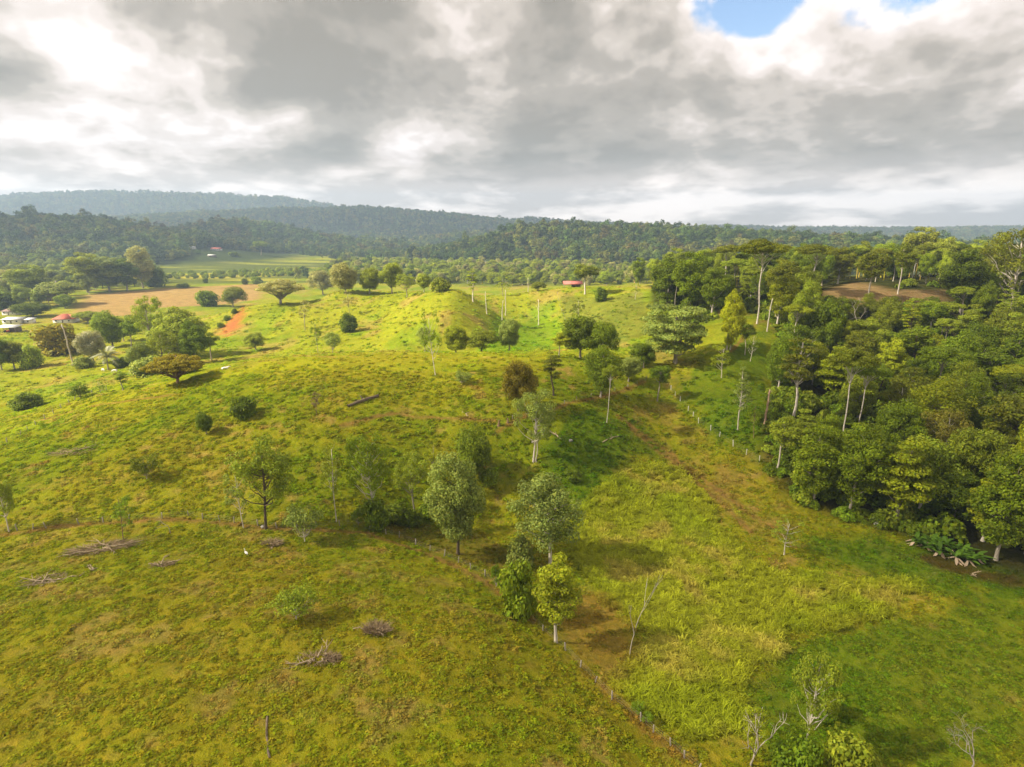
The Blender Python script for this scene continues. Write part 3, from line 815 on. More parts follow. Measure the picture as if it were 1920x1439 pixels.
def far_woods():
    rng = np.random.default_rng(77)
    src = [make_far_crown(i) for i in range(6)]
    X, Y, S = [], [], []
    def put(x, y, s): X.append(x); Y.append(y); S.append(np.full(len(x), 1.0) * s)
    # wooded hills and the plain between
    x, y = jgrid(-1700, 1900, 820, 2250, 10.5, rng)
    h = height(x, y)
    cover = fbm(x / 140.0, y / 70.0, 3, 201)
    keep = (h > 6) | (cover > 0.53) | (y > 1550)
    keep &= ~((h < 6) & (y < 1000) & (rng.random(len(x)) < 0.55))
    for f in FIELD_FAR + RIVER: keep &= sdist(x, y, f) > 3
    keep &= rng.random(len(x)) < 0.93
    put(x[keep], y[keep], rng.uniform(.7, 1.5, keep.sum()) * np.where(rng.random(keep.sum()) < .08, 1.4, 1.0) * np.where(h[keep] > 6, 1.0, .72))
    # far ridges
    for y0, y1, sp, s in ((2250, 3000, 15, 1.15), (3000, 3900, 19, 1.35), (3900, 4600, 28, 1.8)):
        x, y = jgrid(-y1 * 0.95, y1 * 0.95, y0, y1, sp, rng)
        k = rng.random(len(x)) < 0.95
        put(x[k], y[k], rng.uniform(.8, 1.35, k.sum()) * s)
    x = np.concatenate(X); y = np.concatenate(Y); s = np.concatenate(S); n = len(x)
    z = height(x, y) - 1.0
    t = fbm(x / 60.0, y / 60.0, 3, 211)
    c = PAL_F[np.clip((rng.random(n) * 0.6 + t * 0.8 - 0.2) * 6, 0, 5.99).astype(int)] * rng.uniform(.6, 1.45, n)[:, None]
    scl = np.stack([s * rng.uniform(.85, 1.2, n), s * rng.uniform(.85, 1.2, n), s * rng.uniform(.75, 1.2, n)], -1)
    rot = np.stack([np.zeros(n), np.zeros(n), rng.uniform(0, 6.283, n)], -1)
    o = scatter('distant_forest', np.stack([x, y, z], -1), scl, rot, c, src, 'far_tree')
    o['label'] = 'distant rainforest covering the far hills and ridges'; o['category'] = 'forest'
    print('far trees', n)
    return src
FAR_SRC = far_woods()

# ------------------------------------------------------------------ single trees, each a thing with trunk and crown
LIB = {}
def lib(kind, seed):
    if (kind, seed) not in LIB: LIB[kind, seed] = make_tree(kind, seed)
    return LIB[kind, seed]
DG=(0.130,0.178,0.009); MG=(0.195,0.260,0.011); YG=(0.315,0.355,0.014); OL=(0.255,0.220,0.010); GG=(0.265,0.320,0.060)
BG=(0.190,0.280,0.012); RB=(0.230,0.190,0.014); SV=(0.440,0.430,0.270); LG=(0.270,0.325,0.022); OG=(0.190,0.215,0.014); WG=(0.360,0.350,0.110)
W_PALE=(0.62,0.55,0.47); W_GREY=(0.36,0.31,0.25); W_DARK=(0.12,0.09,0.06); W_BROWN=(0.26,0.17,0.10)
TREES_AT = []
def link(name, me, parent=None, color=None):
    o = bpy.data.objects.new(name, me); COL.objects.link(o)
    if parent: o.parent = parent
    if color: o.color = (*color, 1)
    return o
def thing(name, loc, label, cat, group=None, rz=0.0):
    e = bpy.data.objects.new(name, None); COL.objects.link(e)
    e.empty_display_size = 0.5
    e.location = loc; e.rotation_euler = (0, 0, rz)
    e['label'] = label; e['category'] = cat
    if group: e['group'] = group
    return e
RT = random.Random(11)
def plant(name, P, h, w, kind, col, label, wood=W_GREY, group=None, seed=None, cat='tree'):
    seed = RT.randint(1, 3) if seed is None else seed
    wm, cm, H, W = lib(kind, seed)
    e = thing(name, P, label, cat, group, RT.uniform(0, 6.28))
    e.scale = (w / W * RT.uniform(.88, 1.12), w / W * RT.uniform(.88, 1.12), h / H)
    e.rotation_euler = (RT.gauss(0, .035), RT.gauss(0, .035), e.rotation_euler[2])
    j = RT.uniform(0.88, 1.12)
    link('stems' if cat == 'bush' else 'trunk', wm, e, wood)
    link('foliage' if cat == 'bush' else 'crown', cm, e, tuple(c * j * RT.uniform(.97, 1.03) for c in col))
    TREES_AT.append((P[0], P[1], w))
    return e
def size_at(P, top, wpx):
    d = ray(960, top); t = P.y / d[1]
    h = CAM_H + t * d[2] - P.z
    depth = P.y * CP + (CAM_H - P.z) * SP
    return max(h, 0.5), wpx / FPX * depth
def tree(name, px, base, top, wpx, kind, col, label, wood=W_GREY, group=None, cat='tree', hid=None):
    """tree whose foot is seen at (px, base); hid = distance when the foot is hidden behind a rise"""
    if hid:
        d = ray(px, base); x = d[0] / d[1] * hid; P = Vector((x, hid, H1(x, hid)))
    else:
        P = at(px, base)
    h, w = size_at(P, top, wpx)
    return plant(name, P, h, w, kind, col, label, wood, group, cat=cat)

T = tree
# --- left valley behind the near hill
T('round_tree',113,664,605,76,'bush',OL,'wide round olive gold tree just behind the leaning bare trunk',W_BROWN)
T('silver_tree',176,682,618,50,'round',SV,'silvery pale tree right behind the palm')
T('leafy_tree',212,652,582,56,'round',MG,'dark leafy tree between the palm and the red roofed house')
T('slender_tree',248,667,593,40,'lolly',MG,'slender tree on a thin bent trunk right of the palm')
T('tall_tree',287,668,552,62,'sparse',LG,'tall loose crowned tree left of the big round valley tree')
T('broad_tree',340,672,572,112,'oval',LG,'biggest rounded grey green tree in the left valley')
T('small_tree',396,676,625,44,'lolly',MG,'small dark tree at the right foot of the big valley tree')
T('valley_tree',306,690,612,60,'sparse',LG,'open light tree left of the biggest rounded valley tree, nearer one')
T('valley_tree',368,682,598,56,'oval',MG,'mid green oval tree right against the biggest valley tree')
T('valley_tree',262,700,640,40,'round',GG,'low grey green tree between the palm and the umbrella tree')
T('low_bush',310,700,676,44,'bush',MG,'mid green bush behind the golden umbrella tree',cat='bush')
T('low_bush',352,700,676,40,'bush',DG,'dark bush right behind the golden umbrella tree',cat='bush')
T('low_bush',158,690,668,36,'bush',GG,'grey green bush left of the palm',cat='bush')
T('valley_tree',300,640,590,44,'round',GG,'round tree on the green plain behind the loose crowned tree')
T('valley_tree',232,640,600,36,'round',MG,'small round tree behind the slender bent trunk')
T('umbrella_tree',333,718,654,124,'umbrella',OL,'dark golden spreading umbrella tree at the brow of the near hill',W_BROWN)
T('low_bush',283,706,668,60,'bush',GG,'grey green bush tucked left of the golden umbrella tree',cat='bush')
T('low_bush',232,690,668,34,'bush',DG,'dark low bush right of the palm behind the cows',cat='bush')
T('lone_tree',480,658,622,36,'round',LG,'lone little round tree on the bright pasture',W_GREY)
T('slender_tree',572,619,556,32,'thin',WG,'pale slender leaning tree on the sunlit slope below the spreading tree')
T('young_tree',597,664,593,24,'thin',MG,'narrow young tree at the far edge of the near hill')
T('thin_tree',624,662,622,34,'wisp',GG,'nearly leafless shrub tree right of the narrow young tree')
T('low_bush',50,766,737,56,'bush',DG,'dark flat bush on the bright pasture at the left edge',cat='bush')
T('low_bush',152,748,718,50,'wisp',DG,'dark open bush by the fence end on the left hill brow',cat='bush')
T('thin_tree',190,742,712,22,'thin',MG,'tiny thin tree right of the open dark bush by the fence')
T('thin_tree',230,732,694,38,'slim',MG,'small tiered dark tree below the two cows')
T('edge_tree',4,694,634,44,'round',DG,'dark tree cut by the left edge of the picture in the valley')
T('edge_tree',28,692,640,48,'round',OG,'olive dark tree second from the left edge in the valley')
T('edge_tree',58,690,645,44,'bush',LG,'yellowish bushy tree third from the left edge in the valley')
T('round_bush',462,780,741,50,'bush',DG,'dense dark round bush alone on the near hillside',cat='bush')
T('upright_bush',387,814,773,30,'round',DG,'small upright vase shaped bush on the near hillside',cat='bush')
T('dry_bush',594,780,731,26,'thin',(0.20,0.16,0.09),'dry brownish upright bush on the near hill',W_BROWN,cat='bush')
T('round_bush',276,898,850,56,'wisp',OG,'loose olive bush in the middle of the left hillside',cat='bush')
T('faded_bush',866,722,694,36,'wisp',GG,'faint grey green bush on the hilltop right of the tall trunk',cat='bush')
# --- sunlit knoll and its row of trees
T('spreading_tree',527,570,511,90,'umbrella',WG,'broad spreading silvery tree at the top of the red road cut')
T('cut_tree',388,574,539,38,'bush',MG,'bushy tree left of the red road cut on the brown field edge')
T('cut_tree',437,576,537,44,'round',OG,'dark rounded tree right above the red road cut')
T('cut_bush',414,614,603,15,'bush',MG,'lowest bush on the bank left of the red road cut',cat='bush')
T('cut_bush',426,601,591,14,'bush',MG,'middle bush on the bank left of the red road cut',cat='bush')
T('cut_bush',440,588,578,13,'bush',DG,'upper bush on the bank left of the red road cut',cat='bush')
T('knoll_tree',606,553,504,44,'round',WG,'silver edged tree at the left end of the knoll row')
T('knoll_tree',648,550,492,52,'round',WG,'round dark hearted tree second in the knoll row')
T('knoll_tree',693,551,496,42,'oval',LG,'oval olive tree third in the knoll row')
T('knoll_tree',735,551,492,48,'round',LG,'tallest rounded tree at the middle of the knoll row')
T('knoll_tree',763,558,512,40,'sparse',LG,'open pale tree right of the tallest knoll tree')
T('knoll_tree',795,548,512,36,'round',LG,'small round tree near the right end of the knoll row')
T('knoll_tree',825,546,518,34,'bush',OG,'last low dark tree at the right end of the knoll row')
T('knoll_bush',654,622,586,36,'bush',DG,'dark round bush on the sunlit slope casting a long shadow',cat='bush')
T('slender_tree',655,592,543,26,'thin',WG,'thin pale tree just above the dark bush on the sunlit slope')
T('crest_tree',887,566,500,32,'slim',LG,'slender tree on the bare crest of the knoll',W_PALE)
T('crest_tree',943,556,516,28,'thin',LG,'thin tree on the rim above the green bowl')
# --- brow of the near hill
T('trunk_tree',816,704,572,44,'thin',MG,'tall pale trunked tree standing on the hilltop brow',W_PALE)
T('brow_tree',797,664,608,36,'sparse',GG,'grey leaved tree just left behind the tall pale trunked tree',hid=232)
T('brow_tree',855,664,603,48,'oval',YG,'yellow green oval tree on the brow right of the tall trunk',hid=236)
T('brow_tree',903,664,618,58,'round',OG,'dark olive rounded tree on the brow, second of its row',hid=234)
T('brow_tree',955,660,591,44,'oval',GG,'grey green tree on the brow in front of the green bowl',hid=238)
T('brow_bush',1072,664,642,30,'bush',LG,'small bush in the sunlit hollow beyond the brow',cat='bush',hid=262)
T('green_tree',1048,690,626,46,'lolly',YG,'yellowish tree on the brow right of the sunlit hollow',hid=212)
T('tiered_tree',1037,742,655,52,'slim',OG,'dark trunked tiered tree halfway down the saddle',W_DARK)
T('dark_tree',1088,688,590,66,'round',DG,'large dark green tree on the saddle skyline',hid=218)
T('dark_tree',1122,690,602,58,'round',MG,'dark leafy tree right beside the large saddle tree',hid=214)
T('dark_tree',1126,745,648,66,'round',MG,'dense dark tree behind the bare white trunked tree')
T('white_trunk_tree',1138,793,678,38,'flat',LG,'small crown on a tall bare white trunk in the green hollow',(0.75,0.68,0.6))
T('bright_tree',1233,752,686,42,'lolly',BG,'little bright green round tree at the start of the fence')
T('red_tree',972,770,676,70,'round',RB,'reddish brown leaved tree above the gully',W_DARK)
T('white_limbed_tree',1001,866,718,94,'sparse',GG,'large open tree with white limbs and a pale trunk',W_PALE)
T('tiered_tree',1265,682,568,152,'tiered',GG,'huge flat layered tree dominating the saddle on the right',W_GREY)
T('shade_tree',1207,690,640,46,'round',DG,'small dark tree under the left edge of the huge layered tree')
T('shade_tree',1178,716,668,50,'round',GG,'low grey green tree left of the huge layered tree')
# --- gully and near slope
T('edge_tree',18,998,878,52,'sparse',LG,'thin tree with a pale trunk at the left edge on the fence',W_PALE)
T('young_tree',232,1016,918,48,'thin',BG,'bright leafed young tree beside the near fence',W_BROWN)
T('open_tree',500,992,810,122,'sparse',LG,'big open tree on a forked dark trunk at the fence',W_DARK)
T('bare_limb_tree',457,991,872,54,'thin',GG,'thin greyish tree left of the forked trunk tree',W_PALE)
T('thin_tree',630,978,812,56,'thin',LG,'thin tall sparse tree right of the forked trunk tree',W_PALE)
T('gully_tree',703,985,808,84,'sparse',MG,'loose tree with a pale trunk over a round dark bush',W_PALE)
T('gully_bush',704,992,934,52,'bush',DG,'dark round bush at the foot of a loose gully tree',cat='bush')
T('gully_tree',777,962,848,66,'sparse',LG,'light open tree in the gully left of the big rounded tree')
T('gully_tree',815,930,818,44,'thin',YG,'yellow green thin tree at the head of the gully')
T('gully_bush',742,976,942,66,'bush',DG,'dark thicket low in the gully',cat='bush')
T('gully_bush',770,985,955,52,'bush',DG,'dark bush in the gully just left of the big rounded tree',cat='bush')
T('gully_bush',812,965,930,54,'bush',MG,'mid green bush behind the big rounded tree in the gully',cat='bush')
T('gully_bush',672,985,955,40,'wisp',MG,'open shrub left of the round dark gully bush',cat='bush')
T('gully_bush',920,905,878,44,'bush',MG,'bush on the gully bank between the two round trees',cat='bush')
T('gully_bush',1075,900,880,36,'bush',DG,'small dark bush at the head of the tall grass',cat='bush')
T('big_tree',860,1040,858,118,'oval',(0.25,0.30,0.055),'big dense rounded grey green tree in the gully',W_DARK)
T('gully_tree',886,900,796,76,'round',MG,'dark round tree above the big rounded gully tree')
T('big_tree',1030,1064,873,128,'airy',(0.27,0.32,0.065),'tallest oval tree with bare limbs showing through its crown',W_PALE)
T('shrub_tree',976,1062,1006,58,'bush',GG,'pale shrub at the left foot of the tallest oval tree',cat='bush')
T('dark_bush',968,1152,1048,80,'bush',MG,'dark bushy tree left of the yellow tree by the fence',cat='bush')
T('yellow_tree',1041,1204,1036,88,'layered',YG,'yellow green layered tree with a stout pale trunk by the fence',W_PALE)
T('small_bush',930,1102,1058,28,'wisp',BG,'small bright shrub beside the fence above the dark bush',cat='bush')
T('pale_shrub',572,1016,944,84,'wisp',GG,'wide pale grey shrub near the fence behind the brush heap',W_PALE,cat='bush')
T('pale_shrub',556,1162,1104,104,'wisp',LG,'wide ghostly pale shrub alone on the near slope',W_PALE,cat='bush')
T('valley_tree',1470,1040,968,54,'thin',LG,'lone sapling with a white trunk in the right valley',W_PALE)
T('slope_tree',1383,807,684,44,'slim',GG,'tiered grey green tree on the grassy right slope',W_PALE)
T('slope_tree',1413,821,750,28,'thin',MG,'thin short tree right of the tiered tree on the grassy slope',W_BROWN)
T('slope_tree',1352,709,640,44,'thin',YG,'thin yellowish tree halfway up the grassy right slope',W_PALE)
T('slope_tree',1397,666,608,34,'lolly',DG,'small dark crowned tree up the grassy ridge, left of two')
T('slope_tree',1407,678,622,24,'thin',MG,'thin pale trunk tree up the grassy ridge, right of two',W_PALE)
T('golden_tree',1369,656,537,52,'oval',(0.38,0.42,0.010),'golden yellow oval tree on two pale trunks on the ridge',W_PALE)
T('near_tree',1505,1432,1232,92,'sparse',LG,'nearest tall slim tree with a pale trunk at the bottom right',W_PALE)
T('near_bush',1492,1462,1385,96,'bush',BG,'leafy bright bush below the nearest slim tree, left one',cat='bush')
T('near_bush',1578,1455,1355,88,'bush',LG,'leafy bush below the nearest slim tree, right one',cat='bush')
T('near_bush',1540,1345,1290,60,'bush',BG,'small leafy clump right of the nearest slim trunk',cat='bush')
T('near_tree',1410,1432,1305,58,'thin',YG,'small crooked yellowish tree at the bottom edge',W_PALE)
T('fence_sprout',1196,1340,1316,30,'wisp',BG,'bright green sprout beside the lower fence, upper one',cat='bush')
T('fence_sprout',1214,1356,1336,24,'wisp',BG,'bright green sprout beside the lower fence, lower one',cat='bush')
# --- far side of the bowl
T('rim_tree',1096,552,496,50,'lolly',OG,'single tree with a thick white trunk beside the rusty roofed shed',W_PALE)
T('rim_bush',1125,565,536,26,'bush',DG,'dark green round bush on the slope right of the shed',cat='bush')
T('rim_bush',1008,546,528,28,'round',OG,'rounded dark bush on the bowl rim left of the shed',cat='bush')
T('rim_tree',1083,608,556,26,'thin',OG,'thin yellowish tree on the slope below the shed',W_PALE)
T('rim_tree',1191,562,528,18,'thin',LG,'small thin tree on the grassy rim right of the dark bush',W_PALE)
# --- wooded right side, trees that stand out
T('emergent_tree',1358,548,452,62,'flat',OG,'tall tree with a flat crown and a pale bare trunk on the skyline, left one',W_PALE)
T('emergent_tree',1420,608,438,96,'flat',OG,'widest flat crowned tree on the skyline above the grassy ridge',W_PALE)
T('emergent_tree',1520,560,452,78,'flat',OG,'thin flat topped tree against the far blue ridge',W_PALE)
T('emergent_tree',1684,552,458,48,'lolly',OG,'tree with a long leaning white trunk on the brown clearing',W_PALE)
T('clearing_tree',1628,568,470,60,'lolly',OG,'round olive tree in front of the brown clearing, left of the leaning trunk',W_GREY)
T('sunlit_tree',1725,520,430,66,'forest',(0.31,0.32,0.04),'sunlit yellow tree behind the brown clearing, tallest one',W_PALE)
T('sunlit_tree',1762,524,445,56,'forest',(0.28,0.31,0.04),'sunlit yellow green tree right behind the tallest yellow one',W_PALE)
T('sunlit_tree',1540,520,468,64,'forest',(0.27,0.30,0.04),'sunlit pale tree behind the flat topped skyline trees',W_PALE)
T('skyline_tree',1888,600,411,118,'sparse',OG,'tallest ragged tree breaking the skyline at the right edge',W_PALE)
T('skyline_tree',1800,590,462,84,'forest',DG,'dark rounded tree left of the ragged skyline tree')
T('dark_tree',1250,585,478,74,'forest',DG,'tall dark forest tree above the huge layered tree, left one')
T('dark_tree',1293,592,478,70,'forest',MG,'tall dark forest tree above the huge layered tree, right one')
T('forest_tree',1487,790,610,86,'slim',OG,'forest edge tree with tiered crown and leaning pale trunk',W_PALE)
T('forest_tree',1578,838,640,92,'flat',OG,'forest edge tree with the longest white trunk and fan crown',W_PALE)
T('forest_tree',1607,815,668,70,'flat',MG,'slimmer twin trunk tree right of the longest white trunk',W_PALE)
T('forest_tree',1893,800,680,90,'flat',YG,'yellowish tree with pale trunk near the right edge',W_PALE)
T('forest_tree',1680,985,815,112,'layered',YG,'bright yellow green tree bulging from the forest front',W_GREY)
T('forest_tree',1760,900,760,90,'sparse',(0.24,0.22,0.03),'brownish open crowned tree with pale limbs inside the forest',W_PALE)
T('forest_tree',1735,830,735,60,'round',(0.24,0.14,0.025),'orange tinted tree crown in the middle of the forest',W_GREY)
T('forest_tree',1525,948,800,96,'forest',MG,'dark leafy tree at the left corner of the forest front')
T('forest_tree',1590,965,800,96,'forest',MG,'dense green tree second from the left of the forest front')
T('forest_tree',1868,1050,850,120,'forest',MG,'broad green tree at the right end of the forest front')
T('forest_tree',1785,990,880,90,'forest',DG,'dark tree behind the broad leaved plants')
T('forest_tree',1925,1040,790,120,'oval',YG,'yellow green tree cut by the right edge at the forest front')
# --- trees on the plain at the left
for px,b,t,w,k,c,l in [
 (165,549,478,70,'forest',YG,'yellow topped tree left in the tall clump by the brown field'),
 (205,547,482,66,'forest',GG,'grey green tree in the middle of the tall clump by the brown field'),
 (268,541,462,52,'forest',WG,'tallest pale tree at the right end of the clump by the brown field'),
 (240,545,488,56,'forest',DG,'dark tree inside the clump by the brown field'),
 (292,538,500,40,'bush',DG,'rounded dark tree ending the clump by the brown field'),
 (115,572,515,88,'umbrella',GG,'wide pale limbed tree left of the brown field'),
 (60,562,500,70,'forest',LG,'rounded tree in front of the plantation at the left'),
 (25,548,505,60,'forest',WG,'pale tree at the left edge above the farmhouses'),
 (15,580,540,50,'bush',DG,'dark tree behind the brown roofed house'),
 (63,594,566,62,'round',DG,'dark round tree between the brown roofed and red roofed houses'),
 (165,606,579,52,'umbrella',LG,'small flat tree right of the red roofed house'),
 (122,578,552,34,'round',MG,'small dark tree at the corner of the brown field'),
 (437,481,471,20,'bush',DG,'dark round tree on the far green field'),
 (490,479,451,24,'lolly',MG,'tall lone tree on the far green field'),
 (386,531,519,11,'bush',DG,'clipped round tree on the yellow strip, left one'),
 (459,534,520,12,'bush',DG,'clipped round tree on the yellow strip, middle one'),
 (482,533,518,22,'bush',MG,'wider round tree on the yellow strip, right one'),
 (342,540,530,22,'bush',MG,'green bush at the far edge of the brown field')]:
    T('plain_tree',px,b,t,w,k,c,l)

# ------------------------------------------------------------------ woods: trees placed one by one, the rest of each wood as one mass
LANDMARKS = []      # (px, py, phrase) of things named above
def project(P):
    dx, dy, dz = P[0], P[1], P[2] - CAM_H
    dep = dy * CP - dz * SP; up = dy * SP + dz * CP
    return 960 + FPX * dx / dep, 719.5 - FPX * up / dep, dep
SHAPE = {'forest': 'rounded', 'oval': 'tall oval', 'round': 'round', 'sparse': 'open', 'layered': 'layered', 'flat': 'flat topped', 'airy': 'airy', 'slim': 'slim tiered', 'lolly': 'long trunked', 'bush': 'low round', 'umbrella': 'spreading'}
USED = set()
def wood_scatter(poly, sp, lim, hmin, hmax, kinds, cols, name, place, group, seed, wf=(0.5, 0.72), avoid=(), clear=0.55, maxn=60, marks=(), ceil=None):
    rng = np.random.default_rng(seed); rr = random.Random(seed)
    (x0, y0), (x1, y1) = poly.min(0), poly.max(0)
    pts = []
    for _ in range(int((x1 - x0) * (y1 - y0) / sp / sp * 14)):
        x, y = rng.uniform(x0, x1), rng.uniform(y0, y1)
        if abs(x) > y * 0.90 + 8 or not lim(x, y): continue
        if any((x - a) ** 2 + (y - b) ** 2 < sp * sp for a, b in pts): continue
        pts.append((x, y))
    pts = np.array(pts)
    d = sdist(pts[:, 0], pts[:, 1], poly)
    ok = d < -0.5
    for a in avoid: ok &= sdist(pts[:, 0], pts[:, 1], a) > 4
    for tx, ty, tw in TREES_AT:
        ok &= (pts[:, 0] - tx) ** 2 + (pts[:, 1] - ty) ** 2 > (clear * (tw * .5 + 4)) ** 2
    pts = pts[ok]
    pts = pts[np.argsort(pts[:, 1])]
    z = height(pts[:, 0], pts[:, 1])
    mass = []; k = 0
    for (x, y), zz in zip(pts, z):
        h = rr.uniform(hmin, hmax); w = h * rr.uniform(*wf)
        kind = rr.choice(kinds); cn, c = rr.choice(cols)
        if ceil:
            bpx, bpy, _ = project((x, y, zz)); lim_py = ceil(bpx, bpy, y)
            if lim_py:
                hm = size_at(Vector((x, y, zz)), lim_py, 1)[0]
                if hm < 3.5: continue
                if h > hm: h = hm * rr.uniform(.8, 1.0); w = max(w * .75, h * .6)
        px, py, dep = project((x, y, zz + h * .75))
        m = min(marks, key=lambda q: (q[0] - px) ** 2 + (1.4 * (q[1] - py)) ** 2)
        dx, dy = px - m[0], py - m[1]
        rel = ('right of' if dx > 0 else 'left of') if abs(dx) > abs(dy) * 1.3 else ('beyond' if dy < 0 else 'in front of')
        lab = '%s %s tree %s %s' % (cn, SHAPE[kind], rel, m[2])
        if k < maxn and lab not in USED and -10 < px < 1930:
            USED.add(lab); k += 1
            plant(name, Vector((x, y, zz)), h, w, kind, c, lab, rr.choice([W_GREY, W_PALE, W_DARK]), group)
        else:
            mass.append((x, y, zz, h, w, kind, c))
    if mass:
        kk = sorted(set(q[5] for q in mass))
        src = [mass_mesh(a, 1) for a in kk]
        P = np.array([q[:3] for q in mass]); n = len(P)
        scl = np.array([(q[4] / KIND[q[5]]['W'],) * 2 + (q[3] / KIND[q[5]]['H'],) for q in mass])
        rot = np.stack([np.zeros(n), np.zeros(n), rng.uniform(0, 6.28, n)], -1)
        col = np.array([q[6] for q in mass]) * rng.uniform(.8, 1.2, n)[:, None]
        o = scatter(place[0], P, scl, rot, col, src, place[0] + '_source', idx=np.array([kk.index(q[5]) for q in mass]))
        o['label'] = place[1]; o['category'] = 'woodland'
    return k, len(mass)
cD, cM, cO, cY, cL, cG, cW = ('dark green', DG), ('mid green', MG), ('olive', OG), ('yellow green', YG), ('light green', LG), ('grey green', GG), ('pale silvery', WG)
FM = [(1490,640,'the leaning pale forest trunk'),(1585,690,'the longest white forest trunk'),(1680,880,'the bulging yellow green tree'),(1735,770,'the orange tinted forest crown'),(1760,800,'the brownish pale limbed crown'),
      (1893,720,'the yellowish right edge tree'),(1540,870,'the left corner of the forest front'),(1850,930,'the broad tree ending the forest'),(1790,1010,'the broad leaved plants'),(1660,560,'the brown clearing'),
      (1420,700,'the thin trees on the grassy ridge'),(1628,500,'the round olive tree by the clearing'),(1888,500,'the ragged skyline tree'),(1800,500,'the dark skyline tree'),(1560,640,'the middle of the forest canopy'),(1850,640,'the canopy under the ragged tree'),(1700,660,'the canopy below the clearing')]
NF = wood_scatter(FOREST, 10.2, lambda x, y: y < 300, 15, 25, ['forest', 'forest', 'oval', 'round', 'sparse', 'layered', 'lolly', 'slim', 'flat', 'airy'], [cD, cM, cM, cO, cY, cL, cL],
    'forest_tree', ('forest_canopy', 'remaining packed canopy of the forest on the right'), 'trees of the right hand forest', 3, avoid=[ZONE['clear']], maxn=110, marks=FM, ceil=lambda px, py, y: 552 if 1545 < px < 1775 and y < 330 and py < 800 else (775 if 1430 < px < 1640 and y < 185 else None))
BM = [(1358,470,'the left flat crowned skyline tree'),(1420,460,'the widest flat crowned skyline tree'),(1520,470,'the thin flat topped skyline tree'),(1684,480,'the leaning white trunk by the clearing'),(1740,450,'the sunlit yellow trees'),(1270,500,'the tall trees above the layered tree'),(1888,450,'the top of the ragged skyline tree'),(1630,480,'the olive tree by the clearing')]
NB = wood_scatter(FOREST, 12, lambda x, y: 300 <= y < 480, 15, 24, ['forest', 'oval', 'round', 'flat', 'lolly'], [cD, cM, cL, cO],
    'forest_tree', ('ridge_wood', 'remaining wood along the ridge behind the brown clearing'), 'trees of the wood behind the clearing', 4, avoid=[ZONE['clear']], maxn=45, marks=BM)
BELT = wpoly([(590,527),(630,494),(850,498),(1010,500),(1130,502),(1215,506),(1215,533),(1080,536),(900,534),(720,533)])
SM = [(620,515,'the left end of the knoll tree row'),(735,500,'the tallest knoll tree'),(830,510,'the right end of the knoll tree row'),(887,505,'the slender tree on the knoll crest'),(880,492,'the pale river bend'),(1010,520,'the rounded bush on the bowl rim'),(1073,530,'the rusty roofed shed'),(1096,510,'the thick white trunk by the shed'),(1170,520,'the grassy rim at the right')]
NS = wood_scatter(BELT, 12, lambda x, y: True, 7, 17, ['bush', 'round', 'round', 'forest', 'oval'], [cL, cW, cL, cY, cM],
    'scrub_tree', ('scrub_belt', 'remaining scrub in the belt behind the knoll'), 'trees of the scrub belt', 6, wf=(0.7, 1.1), maxn=60, marks=SM)
LEFT = wpoly([(-30,585),(-30,478),(60,478),(200,480),(290,500),(300,530),(130,560),(60,585)])
LM = [(165,500,'the yellow topped clump tree'),(268,480,'the tallest pale clump tree'),(115,535,'the wide pale limbed tree'),(60,520,'the plantation edge tree'),(25,520,'the pale tree above the farmhouses'),(25,580,'the brown roofed house'),(63,575,'the dark tree between the houses'),(205,500,'the grey green clump tree')]
NL = wood_scatter(LEFT, 16, lambda x, y: True, 12, 21, ['forest', 'round', 'umbrella', 'oval'], [cL, cG, cM, cO],
    'plain_tree', ('plain_woodland', 'remaining woodland on the plain left of the brown field'), 'trees of the woodland on the left plain', 7, wf=(0.7, 1.0), maxn=50, marks=LM)
HEDGE = wpoly([(300,523),(330,516),(620,505),(640,512),(520,520),(380,524)])
HM = [(310,520,'the left end of the field hedge'),(386,520,'the left clipped tree on the yellow strip'),(459,518,'the middle clipped tree on the yellow strip'),(527,512,'the broad spreading tree'),(620,508,'the right end of the field hedge')]
NH = wood_scatter(HEDGE, 11, lambda x, y: True, 4, 8, ['bush'], [cL, cM],
    'hedge_tree', ('field_hedge', 'remaining bushy hedge across the yellow field on the plain'), 'hedge across the plain', 8, wf=(1.0, 1.5), maxn=20, marks=HM)
print('trees', NF, NB, NS, NL, NH, len(TREES_AT))

